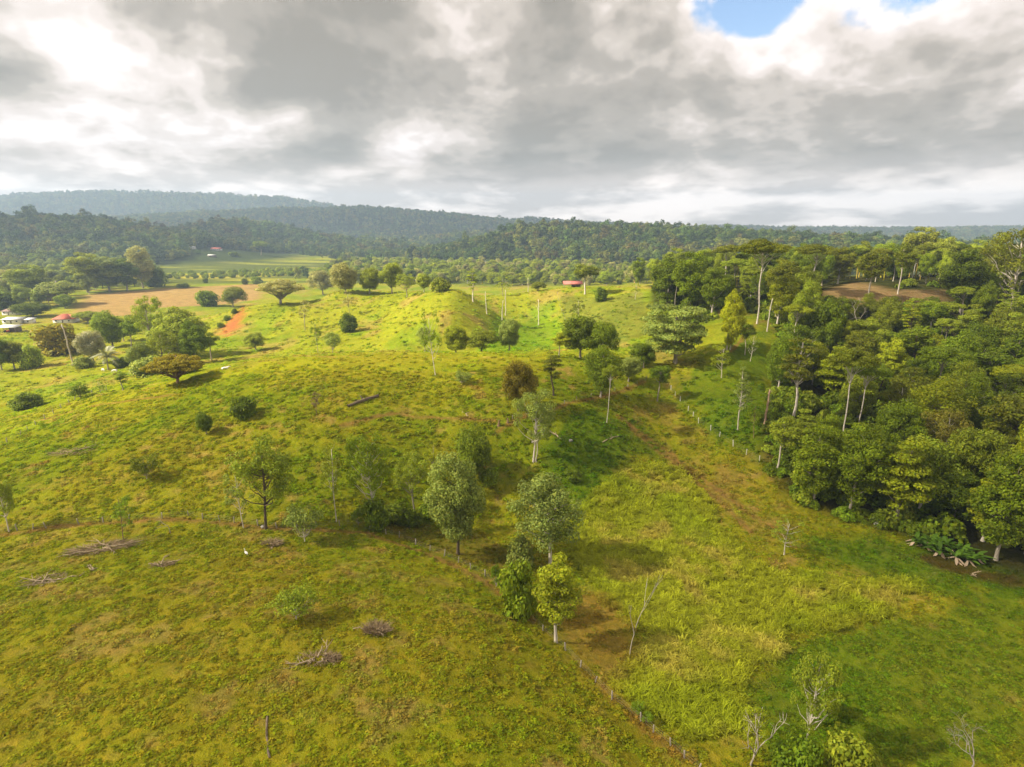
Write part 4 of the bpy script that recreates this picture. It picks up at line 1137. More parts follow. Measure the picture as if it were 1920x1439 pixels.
# undergrowth along the forest front and under the trees
BROAD = [(1716,1020),(1732,1030),(1746,1023),(1760,1040),(1768,1028),(1783,1037),(1791,1052),(1804,1042),(1814,1057),(1828,1051)]
BROADW = np.array([(p.x, p.y) for p in (at(*q) for q in BROAD)])
def undergrowth():
    rng = np.random.default_rng(44)
    x0, y0 = FOREST.min(0); x1 = 330
    x = rng.uniform(x0, x1, 9000); y = rng.uniform(y0, 330, 9000)
    d = sdist(x, y, FOREST)
    k = (d < 1.0) & (rng.random(len(x)) < np.where(d > -7, 1.0, 0.16)) & (np.abs(x) < y * .9 + 6) & (sdist(x, y, ZONE['clear']) > 2) & (line_d(x, y, BROADW) > 4.5)
    x, y, d = x[k], y[k], d[k]; n = len(x)
    src = []
    for s in range(3):
        r = np.random.default_rng(300 + s); a = Acc()
        for i in range(14):
            q = norm(r.normal(size=3)); q[2] = abs(q[2])
            a.leaves(q * (1.3, 1.3, 1.1) + (0, 0, .3), np.array([.75, .75, .6]), 70, 0.36, r, tint=r.uniform(.75, 1.2))
        src.append(a.mesh('undergrowth_clump', [M_LEAF_I]))
    s = rng.uniform(.6, 1.5, n) * np.where(d > -5, 1.0, 1.6)
    c = np.array([DG, MG, BG, LG])[rng.integers(0, 4, n)] * rng.uniform(.7, 1.2, n)[:, None]
    o = scatter('undergrowth', np.stack([x, y, height(x, y) - .2], -1), np.stack([s, s, s * rng.uniform(.7, 1.6, n)], -1), np.stack([np.zeros(n), np.zeros(n), rng.uniform(0, 6.28, n)], -1), c, src, 'undergrowth_source')
    o['label'] = 'tangled green undergrowth along the foot of the forest'; o['category'] = 'undergrowth'
undergrowth()

# ------------------------------------------------------------------ plain materials
def plain(name, col, rough=0.8, spec=0.3, nscale=2.0, var=0.25, bump=0.0, metal=0.0):
    m, nt, p = new_mat(name)
    tc = N(nt, 'ShaderNodeTexCoord')
    n = noise(nt, tc.outputs['Object'], nscale, 5, 0.65)
    f = ramp(nt, n.outputs[0], [(0.3, 1 - var), (0.7, 1 + var)])
    nt.links.new(mixc(nt, 1.0, col, f, 'MULTIPLY'), p.inputs['Base Color'])
    p.inputs['Roughness'].default_value = rough; p.inputs['Specular IOR Level'].default_value = spec; p.inputs['Metallic'].default_value = metal
    if bump:
        b = N(nt, 'ShaderNodeBump'); b.inputs['Strength'].default_value = bump; b.inputs['Distance'].default_value = 0.05
        nt.links.new(n.outputs[0], b.inputs['Height']); nt.links.new(b.outputs[0], p.inputs['Normal'])
    return m
M_POST = plain('weathered_post', (0.31, 0.27, 0.22), 0.9, 0.1, 8, 0.3)
M_WIRE = plain('fence_wire', (0.25, 0.23, 0.21), 0.6, 0.3, 5, 0.1)
M_ROOFW = plain('white_metal_roof', (0.62, 0.62, 0.60), 0.45, 0.4, 0.6, 0.12)
M_ROOFR = plain('red_roof', (0.42, 0.11, 0.065), 0.6, 0.3, 0.8, 0.2)
M_ROOFB = plain('brown_roof', (0.20, 0.13, 0.11), 0.7, 0.3, 0.8, 0.25)
M_ROOFRUST = plain('rusty_roof', (0.50, 0.16, 0.13), 0.7, 0.3, 0.5, 0.35)
M_WALLW = plain('white_wall', (0.74, 0.72, 0.68), 0.8, 0.2, 1.0, 0.12)
M_WALLG = plain('shade_toned_plank_wall', (0.20, 0.16, 0.12), 0.9, 0.1, 2.0, 0.3)  # plank walls and doors, shade painted into the dark base colour
M_GLASS = plain('window_glass', (0.03, 0.04, 0.05), 0.1, 0.6, 1.0, 0.05)
M_STONE = plain('grey_stone', (0.38, 0.36, 0.33), 0.9, 0.2, 3.0, 0.3, 0.6)
M_DRY = plain('dry_twig', (0.30, 0.22, 0.13), 0.95, 0.05, 3.0, 0.3)
M_DEADW = plain('bleached_wood', (0.36, 0.28, 0.18), 0.9, 0.1, 4.0, 0.25)
M_LOG = plain('rotten_log', (0.17, 0.13, 0.09), 0.95, 0.05, 3.0, 0.4)
M_COAT = plain('white_coat', (0.80, 0.76, 0.70), 0.8, 0.15, 2.0, 0.1)
M_FEATHER = plain('white_feather', (0.86, 0.85, 0.82), 0.7, 0.2, 4.0, 0.06)
M_BEAK = plain('yellow_beak', (0.55, 0.35, 0.06), 0.5, 0.3, 4.0, 0.1)
M_RED = plain('red_paint', (0.55, 0.05, 0.03), 0.35, 0.5, 2.0, 0.1)
M_RUB = plain('black_rubber', (0.025, 0.025, 0.025), 0.9, 0.2, 3.0, 0.1)
M_CONC = plain('bare_concrete', (0.42, 0.40, 0.37), 0.9, 0.2, 1.0, 0.15)

# ------------------------------------------------------------------ fences: every post a part
def post_meshes(mat):
    out = []
    for s in range(4):
        r = np.random.default_rng(s); a = Acc()
        zs = np.array([-0.5, 0, 0.7, 1.45, 1.47]); p = np.stack([zs * r.normal() * .04, zs * r.normal() * .04, zs], -1)
        a.tube(p, np.array([.10, .10, .09, .085, .05]) * r.uniform(.85, 1.2), 6)
        out.append(a.mesh('post', [mat], True, False))
    return out
POSTS = post_meshes(M_POST)
M_POSTW = plain('whitewashed_post', (0.62, 0.59, 0.54), 0.9, 0.1, 8, 0.15)
POSTS_W = post_meshes(M_POSTW)
def fence(name, pix, gap, label, hscale=1.0, wires=3, seed=0, kit=None):
    r = random.Random(seed)
    W = [at(*p) for p in pix]
    pts = []
    for a, b in zip(W[:-1], W[1:]):
        n = max(1, round((b.xy - a.xy).length / gap))
        for i in range(n):
            q = a.xy.lerp(b.xy, (i + r.uniform(-.12, .12)) / n); pts.append(Vector((q.x, q.y, H1(q.x, q.y))))
    pts.append(W[-1])
    e = thing(name, pts[0], label, 'fence')
    for p in pts:
        o = link('post', r.choice(kit or POSTS), e); o.location = p - pts[0]
        o.scale = (1.1, 1.1, hscale * r.uniform(.8, 1.1)); o.rotation_euler = (r.gauss(0, .06), r.gauss(0, .06), r.uniform(0, 6.28))
    for k in range(wires):
        a = Acc(); z = (0.45, 0.85, 1.25)[k] * hscale
        a.tube(np.array([(p - pts[0] + Vector((0, 0, z)))[:] for p in pts]), 0.009, 4, False)
        link('wire', a.mesh('wire', [M_WIRE], True, False), e)
    return e
fence('pasture_fence', [(-10,1003),(30,996),(90,990),(148,984),(240,976),(300,973),(356,970),(410,977),(440,981),(523,991),(590,988),(640,986),(690,995),(752,1010),(782,1024),(830,1042),(860,1056),(910,1082),(960,1125),(990,1152),(1018,1185),(1062,1222),(1090,1254),(1148,1312),(1203,1356),(1228,1376),(1255,1398),(1283,1422),(1310,1446)],
      4.2, 'long near fence of pale posts winding from the left edge down into the valley', 1.0, 3, 1)
fence('hill_fence', [(-12,846),(10,832),(40,816),(66,798),(100,776),(130,757),(150,745),(200,733)], 4.6, 'straight fence of pale posts climbing the left flank of the near hill', 1.0, 3, 2)
fence('valley_fence', [(1244,716),(1258,732),(1275,752),(1290,770),(1312,795),(1331,806),(1350,822),(1376,838),(1396,851),(1424,866)], 4.6, 'fence of white posts running down the right slope to the forest', 1.2, 3, 3, POSTS_W)
fence('bowl_fence', [(1045,553),(1047,565),(1054,585),(1062,606),(1068,622)], 7.0, 'fence dividing the green bowl from the slope below the shed', 1.2, 2, 4)
fence('saddle_fence', [(960,786),(990,780),(1030,768),(1080,752),(1130,738),(1175,727),(1212,713)], 7.5, 'sparse fence along the track over the saddle', .95, 2, 5)

# ------------------------------------------------------------------ bare trunks, stumps, dead trees
def trunk_thing(name, px, base, top, rad, label, lean=0.0, col=W_PALE, broken=True, seed=0):
    P = at(px, base); h, _ = size_at(P, top, 1)
    r = np.random.default_rng(seed + int(px)); a = Acc()
    zs = np.linspace(-.8, h, 9); q = zs / h
    p = np.stack([lean * np.maximum(q, 0) ** 1.2 * h + r.normal(size=9) * .03 * h * .3, r.normal(size=9) * .02 * h * .3, zs], -1)
    a.tube(p, rad * np.interp(q, [-.2, 0, .06, .5, 1], [1.8, 1.5, 1.1, .9, .6]), 7)
    e = thing(name, P, label, 'trunk')
    link('bole', a.mesh('bole', [M_WOOD], True, False), e, col)
    b = Acc()
    for i in range(3):
        f = r.uniform(.6, .97); c = np.array([np.interp(f * h, zs, p[:, k]) for k in range(3)]); az = r.uniform(0, 6.28)
        d = np.array([np.cos(az), np.sin(az), r.uniform(.3, 1.2)]) * h * r.uniform(.04, .10)
        b.tube(curve3(c, c + d, (0, 0, -.02 * h), 4, r), np.linspace(rad * .35, rad * .1, 4), 5)
    link('branch_stub', b.mesh('branch_stub', [M_WOOD], True, False), e, col)
    return e
TT = trunk_thing
TT('dead_trunk',138,686,608,.34,'tall bare leaning trunk in front of the round olive tree',-.09,(0.55,0.47,0.38))
TT('dead_trunk',912,589,547,.22,'bare pale trunk in the green bowl, leftmost',-.03)
TT('dead_trunk',941,600,563,.22,'bare forked trunk in the green bowl, second from the left',.06)
TT('dead_trunk',948,592,544,.25,'tallest bare trunk in the green bowl, third from the left',0)
TT('dead_trunk',1010,610,562,.24,'lone bare white trunk in the middle of the green bowl',-.02,(0.7,0.63,0.55))
TT('dead_trunk',990,548,521,.2,'bare trunk on the bowl rim against the scrub',0)
TT('dead_trunk',1433,797,731,.30,'thick bare reddish trunk at the left edge of the forest',.05,(0.55,0.36,0.25))
TT('dead_trunk',1438,622,560,.22,'thin bare trunk right of the grassy ridge path',.05)
TT('dead_trunk',1364,656,588,.28,'second pale trunk beside the golden tree',-.05)
TT('slim_trunk',1006,867,790,.13,'slim second trunk right of the white limbed tree',.01)
TT('fence_stump',935,798,788,.32,'short broken stump at the top of the gully, left of two',.1,W_BROWN)
TT('fence_stump',952,793,784,.26,'short pale stump at the top of the gully, right of two',0,W_BROWN)

def dead_tree(name, px, base, top, label, seed, mat, spread=.5, levels=4, r0=.12, jit=.16):
    P = at(px, base); h, _ = size_at(P, top, 1)
    a = branch_tree(seed, 10.0, spread, levels, r0 * 10 / h, 3, .35, jit)
    z = np.concatenate(a.V)[:, 2].max()
    e = thing(name, P, label, 'dead tree'); e.scale = (h / z,) * 3
    n = len(a.V); k = 1
    t = Acc(); t.V, t.Q, t.T, t.C, t.n = a.V[:1], a.Q[:1], [], a.C[:1], len(a.V[0])
    link('trunk', t.mesh('trunk', [mat], True, False), e)
    b = Acc(); m0 = len(a.V[0])
    b.V = a.V[1:]; b.C = a.C[1:]; b.Q = [q - m0 for q in a.Q[1:]]; b.T = [q - m0 for q in a.T if q.min() >= m0]; b.n = a.n - m0
    link('branches', b.mesh('branches', [mat], True, False), e)
M_BARE = plain('pale_bare_bark', (0.42, 0.37, 0.30), 0.9, 0.1, 4.0, 0.2)
M_GREYB = plain('grey_bare_bark', (0.33, 0.29, 0.25), 0.9, 0.1, 4.0, 0.2)
dead_tree('bare_tree',1180,1236,1092,'bare forked white tree standing in the tall valley grass',31,M_BARE,.20,3,.10,.07)
dead_tree('bare_tree',1818,1452,1355,'grey leafless tree at the bottom right corner',35,M_GREYB,.6,5,.14)
dead_tree('bare_tree',320,1000,970,'small bare twiggy shrub at the near fence',36,M_GREYB,.6,4,.05)
dead_tree('bare_tree',1410,1438,1322,'crooked half dead tree at the bottom edge left of the slim tree',37,M_BARE,.3,3,.11)
dead_tree('bare_tree',1497,668,622,'bare topped pale tree sticking out of the forest canopy',38,M_BARE,.5,4,.2)
dead_tree('bare_tree',1602,640,555,'bare forked tree in front of the brown clearing',39,M_BARE,.5,4,.3)
dead_tree('bare_tree',1860,600,548,'bare white limbed tree under the ragged skyline tree',40,M_BARE,.6,4,.3)

# ------------------------------------------------------------------ brush heaps and fallen wood
def brush(name, px, py, wpx, label, seed, hgt=1.6, bones=5, stretch=1.0, turn=0.0, twig=420, limbs=True):
    P = at(px, py); _, w = size_at(P, py - 20, wpx)
    e = thing(name, P, label, 'brush', None, turn)
    if twig:
        a = twig_dome(seed, w / max(stretch, 1) ** .5, hgt, twig, 0.03)
        for v in a.V: v[:, 0] *= stretch ** .9
        link('twigs', a.mesh('twigs', [M_DRY]), e)
    r = np.random.default_rng(seed)
    for i in range(bones):
        az = r.uniform(0, 6.28); b = Acc(); L = w * r.uniform(.35, .6)
        s = np.array([r.normal() * w * .08 * stretch, r.normal() * w * .06, 0.25])
        t = s + np.array([np.cos(az) * L, np.sin(az) * L * .7, r.uniform(.05, .9)])
        c = curve3(s, t, r.normal(size=3) * .12 * L, 6, r); c[:, 2] = np.maximum(c[:, 2], .12)
        b.tube(c, np.linspace(.13, .05, 6), 5)
        for j in (2, 3, 4):
            az2 = az + r.normal() * .9; d = np.array([np.cos(az2), np.sin(az2), r.uniform(0, .5)]) * L * .35
            b.tube(curve3(c[j], c[j] + d, (0, 0, .05), 4, r), np.linspace(.06, .02, 4), 4)
        link('fallen_branch', b.mesh('fallen_branch', [M_DEADW], True, False), e)
brush('brush_heap',190,1030,110,'long low heap of brown brush left of the young tree',1,1.0,4,2.6,0.35,500)
brush('brush_heap',92,1088,90,'bleached antler like branches lying at the left',2,.5,8,1.6,0.2,120)
brush('fallen_branches',172,1070,26,'small bleached fallen branch right of the antler like branches',3,.3,4,1,0,0)
brush('brush_heap',305,1060,48,'small flat brush heap in the left pasture',4,.7,3,1.6,0.3,260)
brush('brush_heap',510,1022,50,'brown twiggy brush heap just below the forked trunk tree',5,1.5,3,1.3,0,420)
brush('brush_heap',706,1186,64,'dense rounded brown brush heap with bare limbs on the near slope',6,2.0,4,1.2,0,600)
brush('fallen_tree',595,1238,88,'uprooted dead tree with spread pale limbs on the near slope',7,.8,6,1.5,0,200)
brush('brush_heap',625,1238,36,'small brown brush heap right of the uprooted tree',8,1.2,0,1.2,0.2,300)
brush('fallen_tree',140,850,90,'leafy fallen tree with a dark bent trunk on the left hillside',9,1.3,4,2.0,.3,150)
brush('fallen_branches',1826,1078,40,'white driftwood branch by the wet hollow below the forest',10,.3,3,1.5,.1,0)
def log(name, p0, p1, rad, label, mat):
    A, B = at(*p0), at(*p1)
    n = 7; r = np.random.default_rng(int(p0[0])); pts = []
    for i in range(n):
        q = A.lerp(B, i / (n - 1)); x, y = q.x + r.normal() * .12, q.y + r.normal() * .12
        pts.append((x - A.x, y - A.y, H1(x, y) + rad * .7 - A.z))
    e = thing(name, A, label, 'log')
    a = Acc(); a.tube(np.array(pts), rad * r.uniform(.8, 1.1, n), 8); link('log_stem', a.mesh('log_stem', [mat], True, False), e)
    b = Acc(); m = np.array(pts[3]); d = r.normal(size=3) * .5; d[2] = abs(d[2]) + .4
    b.tube(curve3(m, m + d, (0, 0, .1), 4), np.linspace(rad * .5, rad * .2, 4), 5); link('branch_stub', b.mesh('branch_stub', [mat], True, False), e)
log('fallen_log',(652,764),(710,744),.45,'dark fallen log lying on the near hilltop',M_LOG)
log('fallen_log',(1028,809),(1053,824),.22,'pale fallen log in the green hollow right of the white limbed tree',M_DEADW)
log('fallen_log',(502,1338),(504,1425),.13,'thin mossy log lying straight up the near slope at the bottom',M_LOG)
log('fallen_log',(868,772),(878,781),.14,'short pale stick lying on the near hill',M_DEADW)
log('fallen_log',(1160,818),(1130,830),.15,'thin pale log in the hollow below the white trunk',M_DEADW)
def rock(px, py, wpx, label, seed):
    P = at(px, py); _, w = size_at(P, py - 5, wpx)
    r = np.random.default_rng(seed)
    bm_v = []; nu, nv = 10, 7
    u = np.linspace(0, 2 * np.pi, nu, endpoint=False); v = np.linspace(-1.4, 1.5, nv)
    U, V = np.meshgrid(u, v); k = 1 + .25 * r.normal(size=U.shape) * np.cos(V)
    X = np.stack([np.cos(U) * np.cos(V) * k, np.sin(U) * np.cos(V) * k, np.sin(V) * .85], -1).reshape(-1, 3) * w / 2
    i = np.arange((nv - 1) * nu); a = (i // nu) * nu + i % nu; b = (i // nu) * nu + (i + 1) % nu
    o = link('boulder', mesh_np('boulder', X, [np.stack([a, b, b + nu, a + nu], -1), np.arange((nv - 1) * nu, nv * nu)[None]], False, [M_STONE]))
    o.location = P + Vector((0, 0, w * .25)); o['label'] = label; o['category'] = 'rock'
rock(493,990,8,'grey boulder at the foot of the forked trunk tree',1)
rock(1070,828,7,'small grey boulder in the green hollow near the pale log',2)
rock(1646,986,14,'brown boulder at the dark foot of the forest front',3)

# ------------------------------------------------------------------ palm and broad leaved plants
def palm(px, base, top, wpx, label, col, seed, short=False):
    P = at(px, base); h, w = size_at(P, top, wpx)
    e = thing('palm', P, label, 'palm')
    hz = h * .42; a = Acc(); zs = np.linspace(-.6, hz, 7)
    a.tube(np.stack([zs * .03, zs * .02, zs], -1), np.linspace(.32, .24, 7), 8); link('trunk', a.mesh('trunk', [M_WOOD], True, False), e, W_GREY)
    c = link('crown', make_palm_crown(seed, 26, 4.6), e, col); s = w / 8.6; c.scale = (s, s, (h - hz) / 4.0); c.location = (hz * .03, hz * .02, hz)
palm(203,694,636,58,'broad palm with shining grey fronds behind the two cows',(0.36,0.37,0.24),5)
palm(948,537,506,24,'dark palm on the scrub belt behind the knoll crest',DG,6)
for q, (px, b, t) in enumerate([(290,440,421),(302,441,424),(318,440,418),(327,440,419),(340,439,413)]):
    d = ray(px, b); D = 1650.0; x = d[0] / d[1] * D; P = Vector((x, D, H1(x, D))); hh = 30 + q % 3 * 4
    e = thing('tall_palm', P, ['leftmost', 'second', 'third', 'fourth', 'rightmost'][q] + ' of five tall palms on the low rise before the hazy ridge', 'palm', 'five tall palms on the rise')
    a = Acc(); zs = np.linspace(-1, hh, 6); a.tube(np.stack([zs * .02, zs * 0, zs], -1), np.linspace(.5, .35, 6), 6); link('trunk', a.mesh('trunk', [M_WOOD], True, False), e, W_GREY)
    c = link('crown', make_palm_crown(40 + q, 18, 5.2), e, DG); c.location = (hh * .02, 0, hh)
def banana_mesh(seed, dry=False):
    r = np.random.default_rng(seed); a = Acc()
    for i in range(9 if not dry else 5):
        az = r.uniform(0, 6.28); el = r.uniform(.7, 1.25) if not dry else r.uniform(-.5, .3); L = r.uniform(2.2, 3.2) if not dry else r.uniform(1.4, 2.0)
        t = np.linspace(0, 1, 7); hh = np.cos(el) * L * t + (.5 * L * t ** 2 * .5 if not dry else 0); z = (np.sin(el) * L * t - .45 * L * t ** 2) + (.5 if not dry else .7) - (dry * .55 * t)
        sp = np.stack([np.cos(az) * hh, np.sin(az) * hh, np.maximum(z, .05)], -1)
        sd = np.array([-np.sin(az), np.cos(az), 0]); w = .38 * np.sin(np.pi * np.clip(t * .9 + .06, 0, 1)) * (1 if not dry else .6)
        V = np.concatenate([sp - sd * w[:, None] + (0, 0, .06), sp, sp + sd * w[:, None] + (0, 0, .06)])
        Q = [(k, k + 1, 7 + k + 1, 7 + k) for k in range(6)] + [(7 + k, 7 + k + 1, 14 + k + 1, 14 + k) for k in range(6)]
        a.add(V, Q, None, np.full((21, 3), r.uniform(.75, 1.3)))
    return a.mesh('broad_leaves' if not dry else 'dry_leaves', [M_LEAF])
BAN = [banana_mesh(s) for s in range(3)]; BAND = [banana_mesh(10 + s, True) for s in range(2)]
bl = BROAD
for q, (px, py) in enumerate(bl):
    P = at(px, py); o = ['first', 'second', 'third', 'fourth', 'fifth', 'sixth', 'seventh', 'eighth', 'ninth', 'tenth'][q]
    e = thing('broad_leaved_plant', P, '%s broad leaved plant from the left in the thicket at the forest foot' % o, 'plant', 'broad leaved thicket', q * 1.3); e.scale = (1.2,) * 3
    st = Acc(); st.tube([(0, 0, -.3), (0, 0, .4), (.03, 0, .9)], [.14, .12, .08], 6); link('stem', st.mesh('stem', [M_WOOD], True, False), e, (0.2, 0.22, 0.08))
    link('leaves', BAN[q % 3], e, (0.10, 0.19, 0.016)); link('dry_leaves', BAND[q % 2], e, (0.55, 0.42, 0.30))

# ------------------------------------------------------------------ houses and sheds
def quad_roof(w, d, h, ov, style):
    """roof sheets as separate pieces: list of (name, verts, faces)"""
    x, y = w / 2 + ov, d / 2 + ov
    if style == 'shed': return [np.array([(-x, -y, 0), (x, -y, 0), (x, y, h), (-x, y, h)])]
    if style == 'gable': return [np.array([(-x, -y, 0), (x, -y, 0), (x, 0, h), (-x, 0, h)]), np.array([(x, y, 0), (-x, y, 0), (-x, 0, h), (x, 0, h)])]
    r = max(x - y, 0.2)
    return [np.array([(-x, -y, 0), (x, -y, 0), (r, 0, h), (-r, 0, h)]), np.array([(x, y, 0), (-x, y, 0), (-r, 0, h), (r, 0, h)]), np.array([(x, -y, 0), (x, y, 0), (r, 0, h)]), np.array([(-x, y, 0), (-x, -y, 0), (-r, 0, h)])]
def slab(poly, t=.12, mat=None, name='roof_sheet'):
    n = len(poly); V = np.concatenate([poly + (0, 0, t), poly]); top = np.arange(n)[None]; bot = (n + np.arange(n))[::-1][None]
    sides = np.array([(i, n + i, n + (i + 1) % n, (i + 1) % n) for i in range(n)])
    return mesh_np(name, V, [top, bot, sides], False, [mat])
def house(name, px, py, w, d, hw, hr, style, roof, wall, label, rz=0.0, open_sides=False, D=None, cat='house', ov=.7):
    if D: dd = ray(px, py); x = dd[0] / dd[1] * D; P = Vector((x, D, H1(x, D)))
    else: P = at(px, py)
    e = thing(name, P, label, cat, None, rz)
    if open_sides:
        for sx in (-1, -.33, .33, 1):
            for sy in (-1, 1):
                a = Acc(); a.box((sx * w / 2 * .95, sy * d / 2 * .9, hw / 2 - .3), (.2, .2, hw + .6)); link('post', a.mesh('post', [M_POST], False, False), e)
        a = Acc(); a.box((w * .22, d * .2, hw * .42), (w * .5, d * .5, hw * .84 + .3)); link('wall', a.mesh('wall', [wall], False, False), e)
    else:
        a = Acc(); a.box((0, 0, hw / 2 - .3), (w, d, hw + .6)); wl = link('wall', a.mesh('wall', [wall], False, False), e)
        for k in range(max(1, int(w // 3.5))):
            X = (k + .5) / max(1, int(w // 3.5)) * w - w / 2
            if k == 1:
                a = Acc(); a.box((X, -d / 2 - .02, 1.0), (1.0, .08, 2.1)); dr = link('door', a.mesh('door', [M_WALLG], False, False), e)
                a = Acc(); a.box((X + .35, -d / 2 - .09, 1.0), (.06, .08, .12)); link('handle', a.mesh('handle', [M_WIRE], False, False), dr)
            else:
                a = Acc(); a.box((X, -d / 2 - .02, hw * .58), (1.2, .07, 1.0)); wn = link('window', a.mesh('window', [M_GLASS], False, False), e)
                a = Acc()
                for fx, fz, sx, sz in ((0, .54, 1.36, .08), (0, -.54, 1.36, .08), (-.64, 0, .08, 1.0), (.64, 0, .08, 1.0)): a.box((X + fx, -d / 2 - .04, hw * .58 + fz), (sx, .09, sz))
                link('frame', a.mesh('frame', [M_WALLW], False, False), wn)
    rf = bpy.data.objects.new('roof', None); COL.objects.link(rf); rf.parent = e; rf.location = (0, 0, hw + .02)
    for pl in quad_roof(w, d, hr, ov, style): link('roof_sheet', slab(pl, .12, roof), rf)
    return e
house('red_roofed_house',125,604,13,9,2.6,3.2,'hip',M_ROOFR,M_WALLW,'house with a bright red hipped roof on the left plain',.1)
house('brown_roofed_house',25,590,11,8,2.8,2.6,'hip',M_ROOFB,M_WALLW,'house with a dark brown hipped roof and white walls at the left edge',-.1)
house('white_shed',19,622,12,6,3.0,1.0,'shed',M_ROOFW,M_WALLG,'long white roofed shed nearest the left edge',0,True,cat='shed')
house('white_shed',27,606,12,6,2.8,1.0,'shed',M_ROOFW,M_WALLW,'white roofed shed behind the nearest long shed',.05,cat='shed')
house('white_shed',57,606,5.5,4,2.6,.8,'shed',M_ROOFW,M_WALLW,'small white shed between the long sheds and the red roof',0,cat='shed')
house('white_annex',141,602,4,4,2.3,.9,'shed',M_ROOFW,M_WALLW,'small white roofed annex right of the red roofed house',0,cat='shed')
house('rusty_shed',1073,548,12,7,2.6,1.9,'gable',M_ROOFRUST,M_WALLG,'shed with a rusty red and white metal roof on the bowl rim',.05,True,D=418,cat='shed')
house('far_farmhouse',406,470,20,9,3.2,2.6,'gable',M_ROOFRUST,M_WALLW,'long red roofed farm building far out on the plain',0)
house('far_shed',361,467,11,7,3.0,2.0,'gable',M_ROOFW,M_WALLW,'small white building far out on the plain, left of the red farm',0,cat='shed')
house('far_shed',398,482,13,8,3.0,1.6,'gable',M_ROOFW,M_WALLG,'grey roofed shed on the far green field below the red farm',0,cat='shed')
house('far_shed',298,471,14,8,3.0,2.0,'gable',M_ROOFW,M_WALLW,'pale roofed building at the edge of the far dark wood',0,cat='shed')
house('far_shed',161,477,13,8,3.4,1.8,'gable',M_ROOFW,M_WALLW,'yellowish white building under the wooded hill at the left',0,cat='shed')
def pole(px, py, top, label):
    P = at(px, py); h, _ = size_at(P, top, 1)
    e = thing('utility_pole', P, label, 'pole')
    a = Acc(); a.tube([(0, 0, -.5), (0, 0, h * .5), (0, 0, h)], [.16, .14, .11], 7); link('mast', a.mesh('mast', [M_POST], True, False), e)
    a = Acc(); a.box((0, 0, h * .93), (1.8, .12, .12)); link('crossarm', a.mesh('crossarm', [M_POST], False, False), e)
pole(399,469,457,'thin pole beside the long red roofed farm building')
def tractor(px, py):
    P = at(px, py); e = thing('tractor', P, 'small red tractor parked in front of the nearest long white shed', 'tractor', None, .3)
    a = Acc(); a.box((.7, 0, 1.0), (1.7, .8, .7)); a.box((1.0, 0, 1.45), (1.1, .7, .25)); a.box((-.5, 0, .95), (.9, .9, .5)); link('body', a.mesh('body', [M_RED], False, False), e)
    a = Acc(); a.box((-.5, 0, 1.35), (.5, .5, .15)); a.box((-.75, 0, 1.65), (.1, .5, .5)); link('seat', a.mesh('seat', [M_RUB], False, False), e)
    for x, y, r in ((-.6, .75, .75), (-.6, -.75, .75), (1.1, .6, .45), (1.1, -.6, .45)):
        a = Acc(); t = np.linspace(-.16, .16, 3); a.tube(np.stack([t * 0 + x, y + t, t * 0 + r], -1), [r * .94, r, r * .94], 16); w = link('wheel', a.mesh('wheel', [M_RUB], True, False), e)
        b = Acc(); b.tube(np.stack([t * 0 + x, y + t * 1.1, t * 0 + r], -1), r * .5, 12); link('rim', b.mesh('rim', [M_ROOFW], True, False), w)
    for sx, sy in ((-.95, .4), (-.95, -.4), (0, .4), (0, -.4)):
        a = Acc(); a.tube([(sx, sy, 1.1), (sx, sy, 2.3)], .035, 5); link('roll_bar', a.mesh('roll_bar', [M_RUB], True, False), e)
    a = Acc(); a.box((-.48, 0, 2.34), (1.2, 1.0, .08)); link('canopy', a.mesh('canopy', [M_RED], False, False), e)
tractor(13,624)

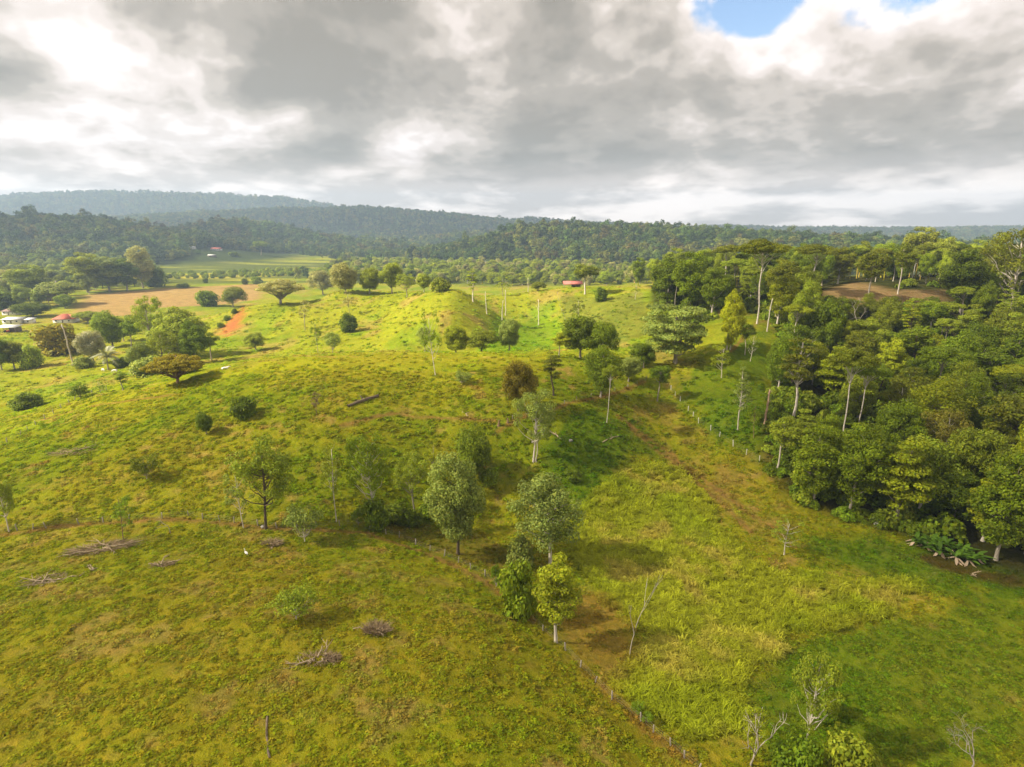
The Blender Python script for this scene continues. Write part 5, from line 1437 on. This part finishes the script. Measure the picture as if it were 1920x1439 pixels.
# ------------------------------------------------------------------ animals
def skin_mesh(name, joints, edges, mat, root=0):
    me = bpy.data.meshes.new(name); me.from_pydata([j[:3] for j in joints], edges, [])
    o = bpy.data.objects.new(name, me); COL.objects.link(o); me.materials.append(mat)
    md = o.modifiers.new('skin', 'SKIN'); md.use_smooth_shade = True
    if not me.skin_vertices: bpy.context.view_layer.objects.active = o
    sv = me.skin_vertices[0].data
    for i, j in enumerate(joints): sv[i].radius = (j[3], j[3] if len(j) < 5 else j[4]); sv[i].use_root = (i == root)
    o.modifiers.new('sub', 'SUBSURF').levels = 1; o.modifiers['sub'].render_levels = 2
    return o
def cow(px, py, rz, label, graze=True, lying=False):
    P = at(px, py); e = thing('cow', P + Vector((0, 0, -.55 if lying else 0)), label, 'cow', None, rz)
    hd = [(1.15, 0, .95, .20, .24), (1.42, 0, .55, .15, .17), (1.55, 0, .28, .13, .12), (1.72, 0, .10, .08, .08)] if graze else [(1.1, 0, 1.35, .2, .22), (1.35, 0, 1.5, .16, .16), (1.6, 0, 1.42, .12, .12), (1.8, 0, 1.32, .08, .08)]
    J = [(0, 0, 1.05, .36, .40), (.45, 0, 1.08, .33, .38), (.85, 0, 1.12, .27, .33), (-.45, 0, 1.06, .36, .38), (-.85, 0, 1.10, .28, .30)] + hd
    E = [(0, 1), (1, 2), (0, 3), (3, 4), (2, 5), (5, 6), (6, 7), (7, 8)]
    n = len(J)
    for sy in (-1, 1):
        J += [(.75, sy * .22, .72, .13), (.74, sy * .23, .40, .075), (.70, sy * .23, .08, .065), (.74, sy * .23, .02, .07)]; E += [(2, n), (n, n + 1), (n + 1, n + 2), (n + 2, n + 3)]; n += 4
        J += [(-.72, sy * .24, .80, .17), (-.62, sy * .24, .58, .10), (-.84, sy * .24, .42, .075), (-.82, sy * .24, .05, .065)]; E += [(4, n), (n, n + 1), (n + 1, n + 2), (n + 2, n + 3)]; n += 4
    J += [(-1.12, 0, 1.05, .045), (-1.18, 0, .6, .035), (-1.17, 0, .42, .05)]; E += [(4, n), (n, n + 1), (n + 1, n + 2)]; n += 3
    o = skin_mesh('body', J, E, M_COAT); o.parent = e
    h = hd[1]
    for sy in (-1, 1):
        a = Acc(); c = np.array([h[0] - .05, sy * .16, h[2] + .12]); a.tube([c, c + (0, sy * .12, .02), c + (0, sy * .22, -.04)], [.03, .07, .01], 6); link('ear', a.mesh('ear', [M_COAT], True, False), e)
        a = Acc(); c = np.array([h[0] - .1, sy * .09, h[2] + .18]); a.tube([c, c + (-.02, sy * .08, .1), c + (.02, sy * .1, .2)], [.035, .025, .006], 6); link('horn', a.mesh('horn', [M_STONE], True, False), e)
cow(194,697,2.6,'white cow grazing under the palm, left of the two')
cow(216,699,3.2,'white cow grazing in the sun, right of the two')
cow(422,693,.3,'pale cow lying in the shade right of the golden umbrella tree',False,True)
def egret(px, py):
    P = at(px, py); e = thing('egret', P, 'white egret standing alone on the near pasture', 'bird', None, 2.5)
    s = 1.35; e.scale = (s, s, s)
    J = [(0, 0, .52, .10, .11), (.16, 0, .58, .09, .1), (-.18, 0, .46, .07, .07), (-.36, 0, .36, .03, .02), (.24, 0, .70, .045), (.18, 0, .84, .03), (.24, 0, .96, .03), (.31, 0, 1.0, .045), (.37, 0, .99, .02)]
    E = [(0, 1), (0, 2), (2, 3), (1, 4), (4, 5), (5, 6), (6, 7), (7, 8)]
    o = skin_mesh('body', J, E, M_FEATHER); o.parent = e
    a = Acc(); a.tube([(.37, 0, .99), (.45, 0, .975), (.53, 0, .96)], [.018, .012, .003], 6); link('beak', a.mesh('beak', [M_BEAK], True, False), e)
    for sy in (-1, 1):
        a = Acc(); a.tube([(0, sy * .05, .46), (.03, sy * .05, .26), (-.02, sy * .05, .0), (.08, sy * .05, -.02)], [.02, .012, .011, .01], 5); link('leg', a.mesh('leg', [M_RUB], True, False), e)
        a = Acc(); a.tube([(.14, sy * .09, .60), (-.08, sy * .11, .54), (-.36, sy * .06, .40)], [.03, .075, .015], 6); link('wing', a.mesh('wing', [M_FEATHER], True, False), e)
egret(462,1043)

# ------------------------------------------------------------------ river
def river():
    m = plain('muddy_river_water', (0.42, 0.36, 0.30), 0.25, 0.5, 0.02, 0.15)
    for k, pl in enumerate(RIVER):
        z = float(height(pl[:, 0], pl[:, 1]).max()) + .35
        o = link('river', mesh_np('river', np.concatenate([pl, np.full((len(pl), 1), z)], 1), [np.arange(len(pl))[None]], False, [m]))
        o['kind'] = 'structure'; o['label'] = ['pale bend of the river in the scrub plain', 'farther pale reach of the river'][k]
river()

# ------------------------------------------------------------------ hazy air
def build_haze():
    a = Acc(); a.box((0, 2620, 178), (11400, 5960, 372))
    o = link('haze', a.mesh('haze', [], False, False)); o['kind'] = 'stuff'
    o['label'] = 'thin pale haze over the whole valley'; o['category'] = 'haze'
    m = bpy.data.materials.new('haze_air'); m.use_nodes = True; nt = m.node_tree; nt.nodes.clear()
    out = N(nt, 'ShaderNodeOutputMaterial'); v = N(nt, 'ShaderNodeVolumePrincipled')
    v.inputs['Color'].default_value = (0.52, 0.70, 0.96, 1); v.inputs['Density'].default_value = HAZE_D; v.inputs['Anisotropy'].default_value = 0.2
    nt.links.new(v.outputs[0], out.inputs['Volume'])
    o.data.materials.append(m)
HAZE_D = 0.00019
build_haze()

# ------------------------------------------------------------------ clouds overhead whose shade lies on the ground
def cloud(tx, ty, rx, ry, alt, thick, depth, label, turn=0.0, seed=0):
    """cloud that shades the ground round (tx, ty)"""
    rng = np.random.default_rng(seed)
    k = alt / math.tan(SUN_EL)
    nu, nv = 40, 16
    u = np.linspace(0, 2 * np.pi, nu, endpoint=False); v = np.linspace(-np.pi / 2, np.pi / 2, nv)
    U, Vv = np.meshgrid(u, v)
    x = np.cos(U) * np.cos(Vv); y = np.sin(U) * np.cos(Vv); z = np.sin(Vv)
    r = 1 + 0.35 * (fbm(x * 2 + 9 + seed, y * 2 + 3, 3, seed) - 0.5) * np.cos(Vv)
    lump = 1 + 0.5 * (fbm(x * 4 + 5, y * 4 + seed, 3, seed + 9) - 0.5)
    X, Y = x * r * rx, y * r * ry
    ca, sa = math.cos(turn), math.sin(turn)
    P = np.stack([X * ca - Y * sa, X * sa + Y * ca, np.where(z > 0, z * lump, z * .35) * thick], -1).reshape(-1, 3)
    i = np.arange((nv - 1) * nu); a = (i // nu) * nu + i % nu; b = (i // nu) * nu + (i + 1) % nu
    me = mesh_np('cloud', P, np.stack([a, b, b + nu, a + nu], -1), True)
    o = link('cloud', me); o.location = (tx + SUN_AZ.x * k, ty + SUN_AZ.y * k, alt)
    o['kind'] = 'structure'; o['label'] = label
    m = bpy.data.materials.new('cloud_droplets'); m.use_nodes = True; nt = m.node_tree; nt.nodes.clear()
    out = N(nt, 'ShaderNodeOutputMaterial'); vv = N(nt, 'ShaderNodeVolumePrincipled')
    vv.inputs['Color'].default_value = (0.96, 0.96, 0.97, 1); vv.inputs['Density'].default_value = depth / (thick * 1.35 / math.sin(SUN_EL)); vv.inputs['Anisotropy'].default_value = 0.5
    nt.links.new(vv.outputs[0], out.inputs['Volume'])
    me.materials.append(m)
cloud(80, 40, 330, 172, 640, 60, 1.0, 'low grey cloud overhead shading the near slopes', 0.02, 1)
cloud(270, 190, 240, 150, 700, 60, 0.65, 'low grey cloud overhead shading the forest', 0.0, 2)
cloud(190, 330, 160, 75, 760, 60, 0.45, 'small cloud overhead shading the saddle', 0.3, 3)
cloud(-1150, 1450, 620, 420, 2300, 160, 1.1, 'high cloud shading the wooded hills on the left', 0.0, 4)
cloud(-300, 2700, 1300, 450, 2700, 160, 1.0, 'high cloud shading the far ridge', 0.1, 5)
cloud(900, 3400, 1500, 350, 2900, 160, 1.0, 'high cloud shading the blue ridge on the right', 0.0, 6)
cloud(350, 1450, 420, 160, 2100, 140, 0.5, 'high cloud shading the wooded hill', 0.0, 7)
